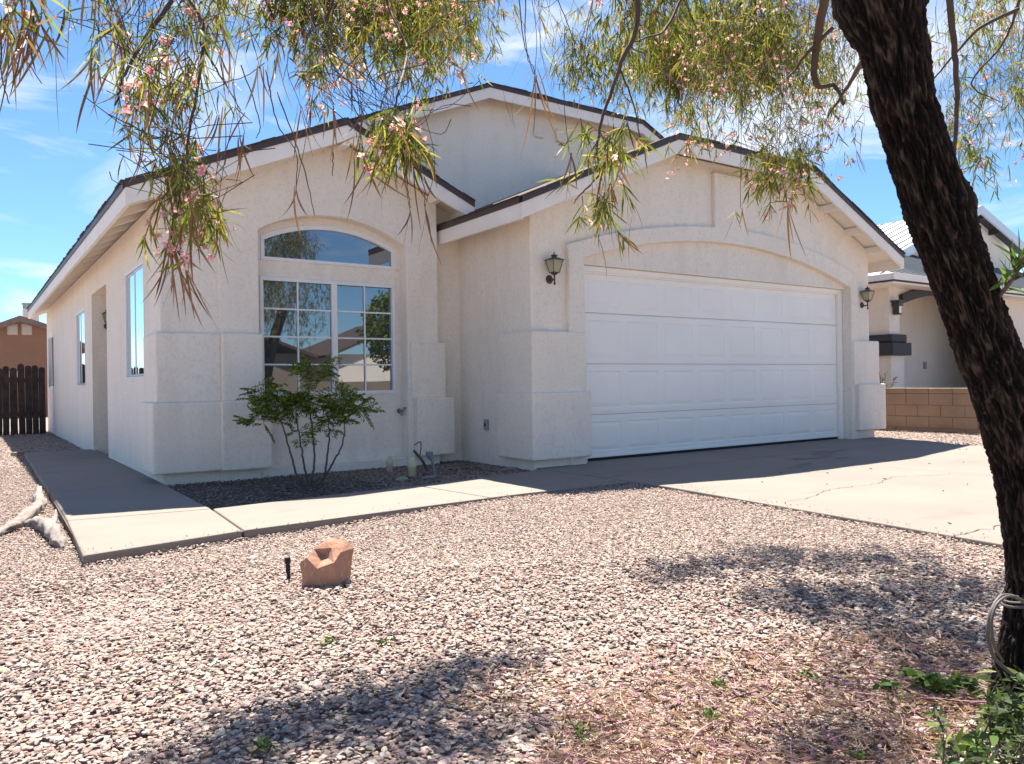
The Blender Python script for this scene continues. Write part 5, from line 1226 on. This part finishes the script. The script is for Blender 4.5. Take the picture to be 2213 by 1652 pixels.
tuft('leafy_plant', 'bright green leafy plant crowding the base of the willow', 'plant', 2200, 1585, 18, .05, .010, .05, M['sage'], 9, None, .17, .06)
tuft('green_weed', 'pale green lobed weed just left of the willow base', 'weed', 2035, 1500, 12, .05, .018, .05, M['weed'], 8, None, .06, .07)
tuft('broad_leaf_plant', 'broad leaved yellow green plant at the lower edge beside the bushy plant', 'plant', 2110, 1640, 7, .075, .018, .03, M['weed'], 3, None, .06, .04)
for (u, v, n, lb) in ((1555, 1485, 10, 'tiny green weed in the litter right of the dark shadow'), (830, 1395, 8, 'tiny weed in sunny gravel below the boulder'), (700, 1395, 8, 'tiny weed sprig in gravel straight below the red boulder'), (570, 1625, 12, 'small green weed in the dark shadow at the bottom edge'), (1530, 1556, 12, 'small green weed in the litter near the bottom'), (1870, 1640, 12, 'slim leaved weed at the bottom edge of the litter'), (1735, 1470, 9, 'tiny weed at the upper edge of the litter'), (1260, 1600, 9, 'tiny weed between the shadows at the bottom')):
    tuft('small_weed', lb, 'weed', u, v, n, .028, .006, .02, M['weed'], 3, 'small weeds in the gravel', .025, .02)
P_ = on(1900, 795+20, 0, 15.2)
tuft('neighbour_shrub', 'small green shrub behind the block wall at the garage corner', 'shrub', 1901, 835, 30, .16, .03, .12, M['weed'], 10, None, .95, .12, .0) if False else None
pq = on(1900, 835, 0, 14.6); l_ = Leaves(); s_ = MB(); rt_ = thing('neighbour_shrub', 'small green shrub tip showing between garage corner and pale column', 'shrub', (pq.x, pq.y, GZ))
for k in range(9):
    b0 = Vector((pq.x+RNG.normal()*.05, pq.y+RNG.normal()*.05, GZ)); top = Vector((pq.x+RNG.normal()*.10, pq.y+RNG.normal()*.10, pq.z+.28*RNG.uniform(.5, 1.1))); s_.tube([b0, top], .006, 4)
    for j in range(26): l_.blade(b0.lerp(top, RNG.uniform(.4, 1)), Vector((RNG.normal(), RNG.normal(), RNG.uniform(0, 1.5))), .11, .014, .1, 3)
s_.build('stems', M['stem'], rt_); l_.build('leaves', M['weed'], rt_)

# dry litter: pods, leaves and petals lying on the gravel
def litter_pts(n, poly, seed):
    r_ = np.random.default_rng(seed); us = [p[0] for p in poly]; vs = [p[1] for p in poly]; out = []
    while len(out) < n:
        u, v = r_.uniform(min(us), max(us)), r_.uniform(min(vs), max(vs))
        if inpoly([u], [v], poly)[0]: p_ = on(u, v, 2, GZ+.03); out.append(Vector((p_.x, p_.y, GZ+gh(p_.x))))
    return out
lt = Leaves()
def lay(pts, Lr, Wr):
    for p_ in pts:
        a = RNG.uniform(0, 6.283); d_ = Vector((math.cos(a), math.sin(a), RNG.normal()*.14+.06))
        lt.blade(p_+Vector((0, 0, RNG.uniform(.012, .040))), d_, RNG.uniform(*Lr), RNG.uniform(*Wr), .05, 5, .28)
main = [(1150, 1640), (1250, 1500), (1420, 1450), (1700, 1380), (2000, 1370), (2150, 1420), (2170, 1500), (2000, 1660), (1150, 1700)]
lay(litter_pts(5200, main, 1), (.02, .08), (.001, .0035)); lay(litter_pts(900, main, 2), (.012, .035), (.005, .012)); lay(litter_pts(700, main, 3), (.05, .16), (.002, .0045))
lay(litter_pts(420, [(1050, 1430), (1300, 1400), (1500, 1400), (1300, 1560), (950, 1560)], 4), (.03, .10), (.002, .006))
lay(litter_pts(320, [(1400, 1200), (2160, 1190), (2170, 1400), (1500, 1400)], 5), (.02, .07), (.002, .006))
lay(litter_pts(160, [(200, 1350), (1200, 1300), (1200, 1660), (100, 1660)], 6), (.02, .06), (.002, .005))
kind(lt.build('leaf_litter', M['litter']), 'stuff', 'dry pods, leaves and fallen petals on the gravel')
bt = Leaves(); 
for p_ in litter_pts(260, [(560, 1060), (800, 1040), (1080, 1000), (1080, 1010), (800, 1060), (600, 1090)], 8):
    a = RNG.uniform(0, 6.283); bt.blade(Vector((p_.x, p_.y, -.02)), Vector((math.cos(a), math.sin(a), .1)), RNG.uniform(.03, .08), RNG.uniform(.004, .01), .05, 3)
kind(bt.build('bed_litter', plain('dark_leaf_litter', (.06, .035, .03), .9)), 'stuff', 'dark dead leaves in the planting bed')
